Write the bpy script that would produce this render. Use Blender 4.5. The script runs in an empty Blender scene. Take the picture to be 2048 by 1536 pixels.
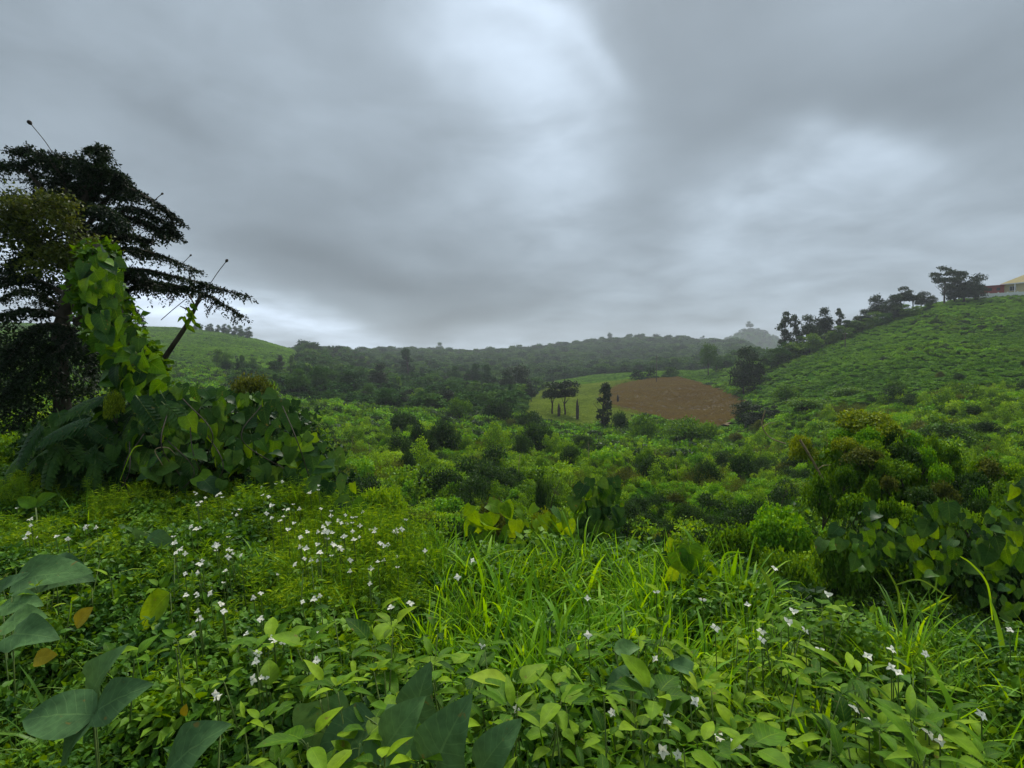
import bpy, math, random
import numpy as np
from mathutils import Vector, Matrix, noise as mnoise

rng = np.random.default_rng(7)
random.seed(7)
SC = bpy.context.scene
COL = SC.collection
R = math.radians

# ------------------------------------------------------------------ camera
CAMZ, PITCH, F = 1.65, R(1.57), 1024.0        # F: focal length in photo pixels (2048 wide)
cam = bpy.data.cameras.new("camera")
cam.sensor_width = 36.0
cam.lens = 18.0
cam.clip_start = 0.05
cam.clip_end = 6000
camo = bpy.data.objects.new("camera", cam)
camo.location = (0, 0, CAMZ)
camo.rotation_euler = (R(90) - PITCH, 0, 0)
COL.objects.link(camo)
SC.camera = camo

SC.view_settings.view_transform = 'Standard'
SC.view_settings.look = 'None'
SC.view_settings.gamma = 1
SC.view_settings.use_curve_mapping = False
SC.view_settings.exposure = 1.50
cy = SC.cycles
cy.max_bounces = 6
cy.diffuse_bounces = 2
cy.glossy_bounces = 2
cy.transmission_bounces = 4
cy.transparent_max_bounces = 6
cy.volume_bounces = 0
cy.use_denoising = True
cy.caustics_reflective = False
cy.caustics_refractive = False

# ------------------------------------------------------------------ picture geometry
def W(px, py, d):
    """world point on the sight line of photo pixel (px,py), d metres ahead"""
    x = (px - 1024) / F
    y = -(py - 768) / F
    t = d / (math.cos(PITCH) + y * math.sin(PITCH))
    return Vector((t * x, d, CAMZ + t * (y * math.cos(PITCH) - math.sin(PITCH))))
def zof(py, d):
    y = -(np.asarray(py, float) - 768) / F
    t = d / (math.cos(PITCH) + y * math.sin(PITCH))
    return CAMZ + t * (y * math.cos(PITCH) - math.sin(PITCH))
def proj(x, y, z):
    dz = z - CAMZ
    f = y * math.cos(PITCH) - dz * math.sin(PITCH)
    u = y * math.sin(PITCH) + dz * math.cos(PITCH)
    f = np.where(f > 0.05, f, 0.05)
    return 1024 + F * x / f, 768 - F * u / f
RIGHT = Vector((1, 0, 0)); UP = Vector((0, math.sin(PITCH), math.cos(PITCH))); FWD = Vector((0, math.cos(PITCH), -math.sin(PITCH)))

# ------------------------------------------------------------------ world: overcast sky
SUN_EL, SUN_ROT = R(52), R(8)
world = bpy.data.worlds.new("World")
SC.world = world
world.use_nodes = True
wn, wl = world.node_tree.nodes, world.node_tree.links
wn.clear()
def N(t, **kw):
    n = wn.new(t)
    for k, v in kw.items():
        setattr(n, k, v)
    return n
out = N('ShaderNodeOutputWorld'); bg = N('ShaderNodeBackground')
bg.inputs['Strength'].default_value = 0.0515
wl.new(bg.outputs[0], out.inputs[0])
sky = N('ShaderNodeTexSky', sky_type='NISHITA')
sky.sun_disc = False
sky.sun_elevation = SUN_EL
sky.sun_rotation = SUN_ROT
tc = N('ShaderNodeTexCoord')
def vm(op, a=None, b=None, c=None):
    n = N('ShaderNodeVectorMath', operation=op)
    for i, v in enumerate((a, b, c)):
        if v is None: continue
        if isinstance(v, (tuple, list, Vector)): n.inputs[i].default_value = v
        elif isinstance(v, (int, float)): n.inputs[3].default_value = v
        else: wl.new(v, n.inputs[i])
    return n
def ma(op, a, b=None, c=None, clamp=False):
    n = N('ShaderNodeMath', operation=op, use_clamp=clamp)
    for i, v in enumerate((a, b, c)):
        if v is None: continue
        if isinstance(v, (int, float)): n.inputs[i].default_value = v
        else: wl.new(v, n.inputs[i])
    return n.outputs[0]
V = tc.outputs['Generated']
sep = N('ShaderNodeSeparateXYZ'); wl.new(V, sep.inputs[0])
zc = ma('MAXIMUM', sep.outputs['Z'], 0.0)
inv = ma('DIVIDE', 1.0, ma('ADD', zc, 0.16))
plane = vm('SCALE', V); wl.new(inv, plane.inputs[3])         # cloud deck seen in perspective
n1 = N('ShaderNodeTexNoise'); n1.inputs['Scale'].default_value = 0.75; n1.inputs['Detail'].default_value = 4.5; n1.inputs['Roughness'].default_value = 0.42
n1.inputs['Distortion'].default_value = 0.5
wl.new(plane.outputs[0], n1.inputs['Vector'])
n2 = N('ShaderNodeTexNoise'); n2.inputs['Scale'].default_value = 2.6; n2.inputs['Detail'].default_value = 3; n2.inputs['Roughness'].default_value = 0.4
wl.new(V, n2.inputs['Vector'])
# warped direction for the shaped cloud breaks
wv = vm('SUBTRACT', n2.outputs['Color'], (0.5, 0.5, 0.5))
wv = vm('SCALE', wv.outputs[0], 0.34)
VW = vm('ADD', V, wv.outputs[0]).outputs[0]
def sdir(px, py):
    return (RIGHT * ((px - 1024) / F) + UP * (-(py - 768) / F) + FWD).normalized()
bright = None
BLOBS = [  # px, py, rx, ry, tilt, amount
    (1040, 130, 190, 130, 28, .22), (1100, 280, 170, 190, 30, .12), (1140, 95, 120, 36, 30, .22), (960, 30, 160, 90, 0, .10),
    (1640, 340, 260, 130, -12, .11), (1730, 280, 110, 50, 5, .14), (1570, 410, 170, 80, -20, .08), (1330, 560, 260, 110, 0, .03),
    (620, 640, 420, 55, 13, .28), (330, 590, 250, 130, 20, .30), (820, 660, 500, 40, 6, .08), (60, 560, 220, 120, 0, .30),
    (1850, 560, 700, 220, 0, .10), (1130, 610, 500, 80, 0, .04), (350, 120, 600, 260, 0, .06), (1030, 420, 160, 160, 0, .03),
    (620, 450, 420, 120, 18, -.045), (900, 560, 380, 60, 12, -.06), (640, 560, 220, 36, 15, -.05), (1330, 400, 220, 110, 25, -.05), (780, 470, 300, 90, 14, -.04),
    (1440, 120, 360, 140, 20, -.05), (1900, 160, 300, 130, 0, -.08), (1480, 230, 240, 80, 0, -.06), (760, 110, 160, 160, 0, -.03),
    (1000, 590, 300, 34, 4, -.05)]
for px, py, rx, ry, tilt, amt in BLOBS:
    c = sdir(px, py)
    cs = F / math.hypot(F, px - 1024, py - 768) ** 1 / F
    e1 = (RIGHT - c * RIGHT.dot(c)).normalized(); e2 = c.cross(e1) * -1
    a = R(tilt)
    ax = e1 * math.cos(a) - e2 * math.sin(a) * -1 if False else (e1 * math.cos(a) + (UP - c * UP.dot(c)).normalized() * -math.sin(a)).normalized()
    ay = c.cross(ax)
    d = vm('SUBTRACT', VW, tuple(c)).outputs[0]
    da = ma('MULTIPLY', vm('DOT_PRODUCT', d, tuple(ax)).outputs['Value'], 1 / (rx * cs))
    db = ma('MULTIPLY', vm('DOT_PRODUCT', d, tuple(ay)).outputs['Value'], 1 / (ry * cs))
    r2 = ma('ADD', ma('MULTIPLY', da, da), ma('MULTIPLY', db, db))
    fr = vm('DOT_PRODUCT', V, tuple(c)).outputs['Value']
    g = ma('POWER', 2.718, ma('MULTIPLY', r2, -1.1))
    g = ma('MULTIPLY', g, ma('MULTIPLY', ma('GREATER_THAN', fr, 0.0), amt))
    bright = g if bright is None else ma('ADD', bright, g)
n3 = N('ShaderNodeTexNoise'); n3.inputs['Scale'].default_value = 2.4; n3.inputs['Detail'].default_value = 4.5; n3.inputs['Roughness'].default_value = 0.55; n3.inputs['Distortion'].default_value = 0.25
wl.new(plane.outputs[0], n3.inputs['Vector'])
base = ma('ADD', ma('MULTIPLY_ADD', n1.outputs['Fac'], 0.28, 0.055), ma('MULTIPLY', n3.outputs['Fac'], 0.21))
bright = ma('MULTIPLY', bright, ma('MULTIPLY_ADD', n3.outputs['Fac'], 2.0, -0.02))
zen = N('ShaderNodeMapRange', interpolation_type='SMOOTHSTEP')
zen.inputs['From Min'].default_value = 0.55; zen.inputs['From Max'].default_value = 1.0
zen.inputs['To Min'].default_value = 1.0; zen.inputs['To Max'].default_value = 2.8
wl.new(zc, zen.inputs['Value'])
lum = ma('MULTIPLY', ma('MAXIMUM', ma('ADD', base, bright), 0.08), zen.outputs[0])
ramp = N('ShaderNodeValToRGB')
cr = ramp.color_ramp
cr.elements[0].position = 0.0; cr.elements[0].color = (0.80, 0.98, 1.09, 1)
cr.elements[1].position = 1.0; cr.elements[1].color = (0.83, 0.98, 1.19, 1)
wl.new(lum, ramp.inputs[0])
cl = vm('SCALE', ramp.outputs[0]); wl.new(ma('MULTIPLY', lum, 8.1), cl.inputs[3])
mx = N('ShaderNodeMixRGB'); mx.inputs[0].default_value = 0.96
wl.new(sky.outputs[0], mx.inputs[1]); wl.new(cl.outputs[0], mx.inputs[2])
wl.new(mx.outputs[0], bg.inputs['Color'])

sl = bpy.data.lights.new("sun", 'SUN'); sl.energy = 1.5; sl.angle = R(16); sl.color = (1.0, 0.955, 0.87)
so = bpy.data.objects.new("sun", sl); COL.objects.link(so)
sd = Vector((math.sin(SUN_ROT) * math.cos(SUN_EL), math.cos(SUN_ROT) * math.cos(SUN_EL), math.sin(SUN_EL)))
so.rotation_euler = sd.to_track_quat('Z', 'Y').to_euler()

# ------------------------------------------------------------------ tagging
def tag(o, label=None, cat=None, group=None, kind=None):
    if label: o['label'] = label
    if cat: o['category'] = cat
    if group: o['group'] = group
    if kind: o['kind'] = kind
    return o
def thing(name, loc, label, cat, group=None, rz=0, scale=None):
    o = bpy.data.objects.new(name, None); COL.objects.link(o)
    o.empty_display_size = 0.1
    o.location = loc; o.rotation_euler = (0, 0, rz)
    if scale is not None: o.scale = scale if hasattr(scale, '__len__') else (scale,) * 3
    return tag(o, label, cat, group)
def child(name, me, parent, mat=None, label=None, kind=None):
    o = bpy.data.objects.new(name, me); COL.objects.link(o)
    if parent: o.parent = parent
    if mat is not None: o.matrix_local = mat
    if label: o['label'] = label
    if kind: o['kind'] = kind
    return o

# ------------------------------------------------------------------ materials
def newmat(name):
    m = bpy.data.materials.new(name); m.use_nodes = True
    nt = m.node_tree; nt.nodes.clear()
    o = nt.nodes.new('ShaderNodeOutputMaterial')
    return m, nt, o
def leafmat(name, dark, mid, light, trans=0.30, rough=0.48, noise=0.25, nscale=0.6, rnd=0.3, veins=False, spec=0.10, edge=None):
    m, nt, o = newmat(name)
    A = nt.nodes.new; L = nt.links.new
    at = A('ShaderNodeAttribute'); at.attribute_name = 'tint'
    oi = A('ShaderNodeObjectInfo')
    g = A('ShaderNodeNewGeometry')
    nz = A('ShaderNodeTexNoise'); nz.inputs['Scale'].default_value = nscale; nz.inputs['Detail'].default_value = 3
    L(g.outputs['Position'], nz.inputs['Vector'])
    def M(op, a, b):
        n = A('ShaderNodeMath'); n.operation = op
        for i, v in enumerate((a, b)):
            if isinstance(v, (int, float)): n.inputs[i].default_value = v
            else: L(v, n.inputs[i])
        return n.outputs[0]
    nzc = M('MULTIPLY', M('SUBTRACT', nz.outputs['Fac'], 0.5), 3.0 * noise)
    v = M('ADD', M('MULTIPLY', at.outputs['Fac'], 1 - rnd), M('MULTIPLY', oi.outputs['Random'], rnd))
    v = M('ADD', v, nzc)
    rp = A('ShaderNodeValToRGB'); c = rp.color_ramp
    c.elements[0].position = 0.08; c.elements[0].color = (*dark, 1)
    c.elements[1].position = 0.95; c.elements[1].color = (*light, 1)
    e = c.elements.new(0.52); e.color = (*mid, 1)
    L(v, rp.inputs[0])
    colr = rp.outputs[0]
    p = A('ShaderNodeBsdfPrincipled')
    if veins:
        uv = A('ShaderNodeUVMap')
        s = A('ShaderNodeSeparateXYZ'); L(uv.outputs[0], s.inputs[0])
        u = M('ABSOLUTE', M('SUBTRACT', s.outputs[0], 0.5), 0)
        mid_ = M('LESS_THAN', u, 0.018)
        ph = M('MULTIPLY', M('SUBTRACT', s.outputs[1], M('MULTIPLY', u, 0.55)), 7.5)
        fr = M('ABSOLUTE', M('SUBTRACT', M('FRACT', ph, 0), 0.5), 0)
        side = M('LESS_THAN', fr, 0.055)
        vn = M('MAXIMUM', mid_, M('MULTIPLY', side, 0.6))
        n2 = A('ShaderNodeTexNoise'); n2.inputs['Scale'].default_value = 38; n2.inputs['Detail'].default_value = 4
        L(g.outputs['Position'], n2.inputs['Vector'])
        mxn = A('ShaderNodeMixRGB'); mxn.blend_type = 'MULTIPLY'; mxn.inputs[0].default_value = 0.5
        r2 = A('ShaderNodeValToRGB'); r2.color_ramp.elements[0].color = (.55, .55, .5, 1); r2.color_ramp.elements[1].color = (1.3, 1.3, 1.2, 1)
        r2.color_ramp.elements[0].position = .3; r2.color_ramp.elements[1].position = .7
        L(n2.outputs[0], r2.inputs[0]); L(colr, mxn.inputs[1]); L(r2.outputs[0], mxn.inputs[2])
        n4 = A('ShaderNodeTexNoise'); n4.inputs['Scale'].default_value = 26; n4.inputs['Detail'].default_value = 2
        L(g.outputs['Position'], n4.inputs['Vector'])
        spot = A('ShaderNodeMapRange'); spot.inputs['From Min'].default_value = .68; spot.inputs['From Max'].default_value = .74; L(n4.outputs[0], spot.inputs[0])
        mbr = A('ShaderNodeMixRGB'); mbr.inputs[2].default_value = (.17, .13, .03, 1); L(M('MULTIPLY', spot.outputs[0], .8), mbr.inputs[0]); L(mxn.outputs[0], mbr.inputs[1]); mxn = mbr
        mv = A('ShaderNodeMixRGB'); L(M('MULTIPLY', vn, 0.30), mv.inputs[0]); L(mxn.outputs[0], mv.inputs[1])
        mv.inputs[2].default_value = (min(1, light[0] * 1.3 + .02), min(1, light[1] * 1.25 + .02), light[2] * 1.2 + .02, 1)
        colr = mv.outputs[0]
        bp = A('ShaderNodeBump'); bp.inputs['Strength'].default_value = 0.5; bp.inputs['Distance'].default_value = 0.004
        bh = M('ADD', M('MULTIPLY', vn, -1.0), M('MULTIPLY', n2.outputs[0], 0.8))
        L(bh, bp.inputs['Height']); L(bp.outputs[0], p.inputs['Normal'])
    L(colr, p.inputs['Base Color'])
    p.inputs['Roughness'].default_value = rough
    p.inputs['Specular IOR Level'].default_value = spec
    t = A('ShaderNodeBsdfTranslucent')
    hs = A('ShaderNodeHueSaturation'); hs.inputs['Hue'].default_value = 0.475; hs.inputs['Saturation'].default_value = 1.1; hs.inputs['Value'].default_value = 1.35
    L(colr, hs.inputs['Color']); L(hs.outputs[0], t.inputs[0])
    mxs = A('ShaderNodeMixShader'); mxs.inputs[0].default_value = trans
    L(p.outputs[0], mxs.inputs[1]); L(t.outputs[0], mxs.inputs[2])
    L(mxs.outputs[0], o.inputs[0])
    return m
def plainmat(name, c1, c2=None, rough=0.8, scale=6.0, bump=0.3, bdist=0.02, spec=0.3, detail=6, stretch=None):
    m, nt, o = newmat(name)
    A = nt.nodes.new; L = nt.links.new
    p = A('ShaderNodeBsdfPrincipled'); p.inputs['Roughness'].default_value = rough; p.inputs['Specular IOR Level'].default_value = spec
    tcn = A('ShaderNodeTexCoord'); nz = A('ShaderNodeTexNoise'); nz.inputs['Scale'].default_value = scale; nz.inputs['Detail'].default_value = detail
    if stretch:
        mp = A('ShaderNodeMapping'); mp.inputs['Scale'].default_value = stretch
        L(tcn.outputs['Object'], mp.inputs[0]); L(mp.outputs[0], nz.inputs['Vector'])
    else: L(tcn.outputs['Object'], nz.inputs['Vector'])
    rp = A('ShaderNodeValToRGB'); rp.color_ramp.elements[0].position = .32; rp.color_ramp.elements[1].position = .68
    rp.color_ramp.elements[0].color = (*c1, 1); rp.color_ramp.elements[1].color = (*(c2 or c1), 1)
    L(nz.outputs[0], rp.inputs[0]); L(rp.outputs[0], p.inputs['Base Color'])
    b = A('ShaderNodeBump'); b.inputs['Strength'].default_value = bump; b.inputs['Distance'].default_value = bdist
    L(nz.outputs[0], b.inputs['Height']); L(b.outputs[0], p.inputs['Normal'])
    L(p.outputs[0], o.inputs[0])
    return m
M_ = {}
M_['cover'] = leafmat('cover_leaves', (.028, .085, .008), (.150, .310, .016), (.36, .54, .028), noise=.42, nscale=.16, rnd=.35)
M_['cover2'] = leafmat('lush_cover_leaves', (.035, .12, .010), (.120, .33, .016), (.28, .50, .030), noise=.34, nscale=.10, rnd=.3)
M_['crop'] = leafmat('crop_leaves', (.032, .105, .010), (.100, .265, .016), (.21, .40, .028), noise=.38, nscale=.035, rnd=.35)
M_['darkbush'] = leafmat('dark_bush_leaves', (.010, .030, .008), (.026, .068, .014), (.060, .125, .020), noise=.2, nscale=.5, rnd=.25)
M_['midbush'] = leafmat('mid_bush_leaves', (.024, .075, .008), (.080, .190, .014), (.19, .34, .022), noise=.25, nscale=.4, rnd=.35)
M_['olive'] = leafmat('olive_leaves', (.030, .045, .010), (.085, .115, .018), (.19, .22, .035), noise=.25, nscale=.8, rnd=.3)
M_['yellowbush'] = leafmat('yellow_green_leaves', (.07, .12, .010), (.19, .27, .015), (.34, .40, .03), noise=.2, nscale=2.0, rnd=.2)
M_['forest'] = leafmat('forest_leaves', (.012, .044, .010), (.038, .110, .018), (.085, .180, .026), noise=.35, nscale=.012, rnd=.7, trans=.15, spec=.05, rough=.8)
M_['treeleaf'] = leafmat('tree_leaves', (.008, .022, .008), (.022, .048, .014), (.050, .090, .020), noise=.2, nscale=.4, rnd=.4, trans=.2)
M_['herotree'] = leafmat('feathery_tree_leaves', (.006, .014, .006), (.014, .032, .011), (.032, .060, .016), noise=.3, nscale=.7, rnd=.1, trans=.18)
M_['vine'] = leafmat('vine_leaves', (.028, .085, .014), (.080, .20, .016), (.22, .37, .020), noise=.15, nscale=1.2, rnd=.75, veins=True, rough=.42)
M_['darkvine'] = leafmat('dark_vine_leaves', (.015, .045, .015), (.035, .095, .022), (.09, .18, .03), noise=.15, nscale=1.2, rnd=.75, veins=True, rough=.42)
M_['broad'] = leafmat('broad_blue_green_leaves', (.055, .120, .042), (.080, .165, .056), (.12, .23, .06), noise=.15, nscale=3, rnd=.7, veins=True, rough=.5, trans=.15)
M_['leafy'] = leafmat('leafy_plant_leaves', (.022, .075, .006), (.085, .200, .010), (.24, .38, .014), noise=.4, nscale=1.5, rnd=.8, veins=True, rough=.6, spec=.10, trans=.36)
M_['small'] = leafmat('small_leaves', (.020, .070, .012), (.070, .175, .018), (.17, .31, .03), noise=.3, nscale=1.1, rnd=.4)
M_['feather'] = leafmat('feathery_leaves', (.075, .16, .016), (.18, .34, .025), (.36, .50, .035), noise=.25, nscale=1.6, rnd=.3)
M_['grass'] = leafmat('bright_grass_blades', (.060, .175, .008), (.165, .38, .012), (.38, .58, .018), noise=.2, nscale=1.4, rnd=.4, rough=.5, trans=.45, spec=.16)
M_['grass2'] = leafmat('green_grass_blades', (.030, .085, .014), (.075, .17, .022), (.17, .28, .035), noise=.25, nscale=1.4, rnd=.4, rough=.38)
M_['dry'] = leafmat('dry_field_plants', (.22, .155, .050), (.30, .215, .070), (.33, .28, .085), noise=.25, nscale=.06, rnd=.2, trans=.1, rough=.8, spec=.05)
M_['yfield'] = leafmat('yellow_green_field_plants', (.11, .17, .025), (.23, .33, .04), (.36, .44, .07), noise=.3, nscale=.06, rnd=.4, trans=.15, rough=.7)
M_['yellowleaf'] = leafmat('yellowed_leaf', (.22, .18, .012), (.30, .24, .014), (.38, .31, .02), rnd=.3, veins=True, trans=.2)
M_['petal'] = leafmat('white_petals', (.86, .82, .66), (.90, .87, .74), (.92, .90, .78), noise=.1, nscale=3, rnd=.4, trans=.4, rough=.6, spec=.2)
M_['stem'] = plainmat('green_stems', (.06, .12, .02), (.13, .18, .03), .6, 30, .2, .002)
M_['bark'] = plainmat('bark', (.035, .027, .020), (.085, .068, .050), .9, 9, .8, .03, stretch=(1, 1, .25))
M_['drystem'] = plainmat('dry_stems', (.22, .15, .08), (.38, .30, .17), .8, 20, .3, .004)
M_['soil'] = plainmat('undergrowth_soil', (.012, .020, .008), (.030, .045, .014), .95, 1.5, .6, .08)

# ------------------------------------------------------------------ mesh building
def mesh_np(name, verts, loops, starts, totals, mats, midx=None, tint=None, uv=None, smooth=True):
    me = bpy.data.meshes.new(name)
    me.vertices.add(len(verts)); me.vertices.foreach_set('co', np.asarray(verts, np.float32).ravel())
    me.loops.add(len(loops)); me.loops.foreach_set('vertex_index', np.asarray(loops, np.int32))
    me.polygons.add(len(starts)); me.polygons.foreach_set('loop_start', np.asarray(starts, np.int32)); me.polygons.foreach_set('loop_total', np.asarray(totals, np.int32))
    if midx is not None: me.polygons.foreach_set('material_index', np.asarray(midx, np.int32))
    if tint is not None:
        a = me.attributes.new('tint', 'FLOAT', 'POINT'); a.data.foreach_set('value', np.asarray(tint, np.float32))
    if uv is not None:
        u = me.uv_layers.new(name='UVMap'); u.data.foreach_set('uv', np.asarray(uv, np.float32)[np.asarray(loops)].ravel())
    for m in mats: me.materials.append(m)
    me.update(calc_edges=True)
    me.polygons.foreach_set('use_smooth', np.full(len(starts), bool(smooth)))
    return me
class Build:
    """collects pieces with tints, then makes one mesh"""
    def __init__(s): s.v = []; s.f = []; s.t = []; s.m = []; s.uv = []; s.n = 0
    def add(s, v, f, t=0.5, mi=0, uv=None):
        v = np.asarray(v, float); k = len(v)
        s.v.append(v); s.t.append(np.full(k, t) if np.isscalar(t) else np.asarray(t))
        s.uv.append(np.zeros((k, 2)) if uv is None else np.asarray(uv))
        for q in f: s.f.append([i + s.n for i in q]); s.m.append(mi)
        s.n += k
        return s
    def leaves(s, tpl, pos, dirs, nrm, size, tint, mi=0):
        """tpl=(verts,faces,uv); many oriented copies, vectorised"""
        tv, tf, tu = tpl
        pos = np.asarray(pos, float); m = len(pos)
        d = dirs / np.maximum(np.linalg.norm(dirs, axis=1, keepdims=True), 1e-6)
        x = np.cross(d, nrm); x /= np.maximum(np.linalg.norm(x, axis=1, keepdims=True), 1e-6)
        z = np.cross(x, d)
        sz = np.broadcast_to(np.asarray(size, float), (m,))[:, None, None]
        tv = np.asarray(tv, float)
        P = pos[:, None, :] + sz * (tv[None, :, 0:1] * x[:, None, :] + tv[None, :, 1:2] * d[:, None, :] + tv[None, :, 2:3] * z[:, None, :])
        k = len(tv)
        s.v.append(P.reshape(-1, 3)); s.t.append(np.repeat(np.broadcast_to(tint, (m,)), k)); s.uv.append(np.tile(tu, (m, 1)))
        base = s.n + np.arange(m) * k
        for q in tf:
            fa = base[:, None] + np.asarray(q)[None, :]
            s.f.extend(fa.tolist()); s.m.extend([mi] * m)
        s.n += m * k
        return s
    def tube(s, pts, rad, sides=6, t=0.5, mi=0):
        pts = [Vector(p) for p in pts]; n = len(pts); vs = []
        for i, p in enumerate(pts):
            d = (pts[min(i + 1, n - 1)] - pts[max(i - 1, 0)]).normalized()
            a = d.cross(Vector((0.31, 0.11, 0.94))); a = a.normalized() if a.length > 1e-4 else Vector((1, 0, 0))
            b = d.cross(a); r = rad[i] if hasattr(rad, '__len__') else rad
            for j in range(sides):
                w = 2 * math.pi * j / sides; vs.append(p + (a * math.cos(w) + b * math.sin(w)) * r)
        fs = [(i * sides + j, i * sides + (j + 1) % sides, (i + 1) * sides + (j + 1) % sides, (i + 1) * sides + j) for i in range(n - 1) for j in range(sides)]
        fs.append(tuple(range((n - 1) * sides, n * sides)))
        return s.add(np.array([tuple(v) for v in vs]), fs, t, mi)
    def box(s, lo, hi, t=.5, mi=0):
        x0, y0, z0 = lo; x1, y1, z1 = hi
        v = [(x0, y0, z0), (x1, y0, z0), (x1, y1, z0), (x0, y1, z0), (x0, y0, z1), (x1, y0, z1), (x1, y1, z1), (x0, y1, z1)]
        return s.add(v, [(0, 3, 2, 1), (4, 5, 6, 7), (0, 1, 5, 4), (1, 2, 6, 5), (2, 3, 7, 6), (3, 0, 4, 7)], t, mi)
    def mesh(s, name, mats, smooth=True):
        lens = [len(q) for q in s.f]
        loops = [i for q in s.f for i in q]
        st = np.concatenate([[0], np.cumsum(lens)[:-1]])
        return mesh_np(name, np.concatenate(s.v), loops, st, lens, mats, s.m, np.concatenate(s.t), np.concatenate(s.uv), smooth)
# leaf templates (length 1 along +Y, surface normal +Z)
T_DIA = (np.array([(0, 0, 0), (.27, .42, .06), (0, 1, -.05), (-.27, .42, .06)]), [(0, 1, 2), (0, 2, 3)], np.array([(.5, 0), (1, .4), (.5, 1), (0, .4)]))
T_WIDE = (np.array([(0, 0, 0), (.42, .35, .10), (0, 1, -.08), (-.42, .35, .10)]), [(0, 1, 2), (0, 2, 3)], T_DIA[2])
T_THIN = (np.array([(0, 0, 0), (.06, .5, .05), (0, 1, -.10), (-.06, .5, .05)]), [(0, 1, 2), (0, 2, 3)], T_DIA[2])
T_OV = (np.array([(0, 0, 0), (.26, .22, .06), (.28, .52, .05), (0, 1, -.16), (-.28, .52, .05), (-.26, .22, .06), (0, .45, 0)]),
        [(0, 1, 6), (1, 2, 6), (2, 3, 6), (3, 4, 6), (4, 5, 6), (5, 0, 6)], np.array([(.5, 0), (1, .22), (1, .5), (.5, 1), (0, .5), (0, .22), (.5, .45)]))
def leaf_tpl(width, shape='ovate', droop=.25, fold=.12, nl=8, notch=0.0, wav=0.0, seed=0):
    """a shaped leaf surface: stations along the midrib, five points across"""
    rr = np.random.default_rng(seed)
    vs = []; uv = []; fs = []
    for i in range(nl + 1):
        t = i / nl
        if shape == 'heart': w = (math.sin(math.pi * min(1, (t + .13) / 1.13) ** .62)) ** .85 * (1 if t < 1 else 0)
        elif shape == 'lance': w = math.sin(math.pi * t ** .75) ** .9
        elif shape == 'round': w = math.sqrt(max(0, 1 - (2 * t - 1) ** 2)) ** .8
        else: w = math.sin(math.pi * t ** .68) ** .8
        w = max(w, 0.015) * width
        for j, u in enumerate((-1, -.55, 0, .55, 1)):
            x = u * w
            y = t - (notch * abs(u) * (1 - t) ** 4)
            z = fold * w * abs(u) * 1.6 - droop * t * t + wav * math.sin(7 * t + 2 * u + seed) * abs(u) * w + rr.uniform(-1, 1) * wav * .3 * w
            vs.append((x, y, z)); uv.append((.5 + u * .5, t))
    for i in range(nl):
        for j in range(4):
            a = i * 5 + j; fs.append((a, a + 1, a + 6, a + 5))
    return np.array(vs), fs, np.array(uv)
def rand_dirs(n, g=rng):
    v = g.normal(size=(n, 3)); return v / np.linalg.norm(v, axis=1, keepdims=True)
def clump(name, lobes, nleaf, size, mat, tpl=T_DIA, up=.5, seed=1, stems=None, tvar=.5, hollow=.55):
    """foliage: leaf faces through the outer shell of several lobes; lobes = (x,y,z,rx,ry,rz)"""
    g = np.random.default_rng(seed)
    b = Build(); lob = np.array(lobes, float)
    ar = (lob[:, 3] * lob[:, 4] + lob[:, 3] * lob[:, 5]); ar /= ar.sum()
    k = g.choice(len(lob), nleaf, p=ar)
    d = rand_dirs(nleaf, g); d[:, 2] = np.where(d[:, 2] < -.35, -d[:, 2] * .6, d[:, 2]); d /= np.linalg.norm(d, axis=1, keepdims=True)
    # uneven shell
    wob = 1 + .22 * np.sin(d[:, 0] * 7 + k * 2.1) * np.cos(d[:, 1] * 6 + k) + .12 * np.sin(d[:, 2] * 11 + d[:, 0] * 9)
    r = (hollow + (1 - hollow) * g.random(nleaf) ** .6) * wob
    pos = lob[k, :3] + d * lob[k, 3:6] * r[:, None]
    nrm = d * (1 - up) + np.array([0, 0, up]) + g.normal(size=(nleaf, 3)) * .38
    dr = g.normal(size=(nleaf, 3)) * .7 + d * .6 + np.array([0, 0, -.25])
    lobt = g.random(len(lob))
    tint = np.clip(.5 + (g.random(nleaf) - .5) * 2 * tvar * .8 + (lobt[k] - .5) * .35, 0, 1)
    b.leaves(tpl, pos, dr, nrm, size * g.uniform(.7, 1.35, nleaf), tint, 0)
    mats = [mat]
    if stems:
        mats.append(M_['bark'] if stems is True else stems)
        for i in range(min(len(lob), 7)):
            c = lob[i]; b.tube([(0, 0, 0), (c[0] * .5, c[1] * .5, c[2] * .6), (c[0], c[1], c[2])], [c[3] * .05, c[3] * .035, c[3] * .015], 4, .5, 1)
    return b.mesh(name, mats, smooth=False)

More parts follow.
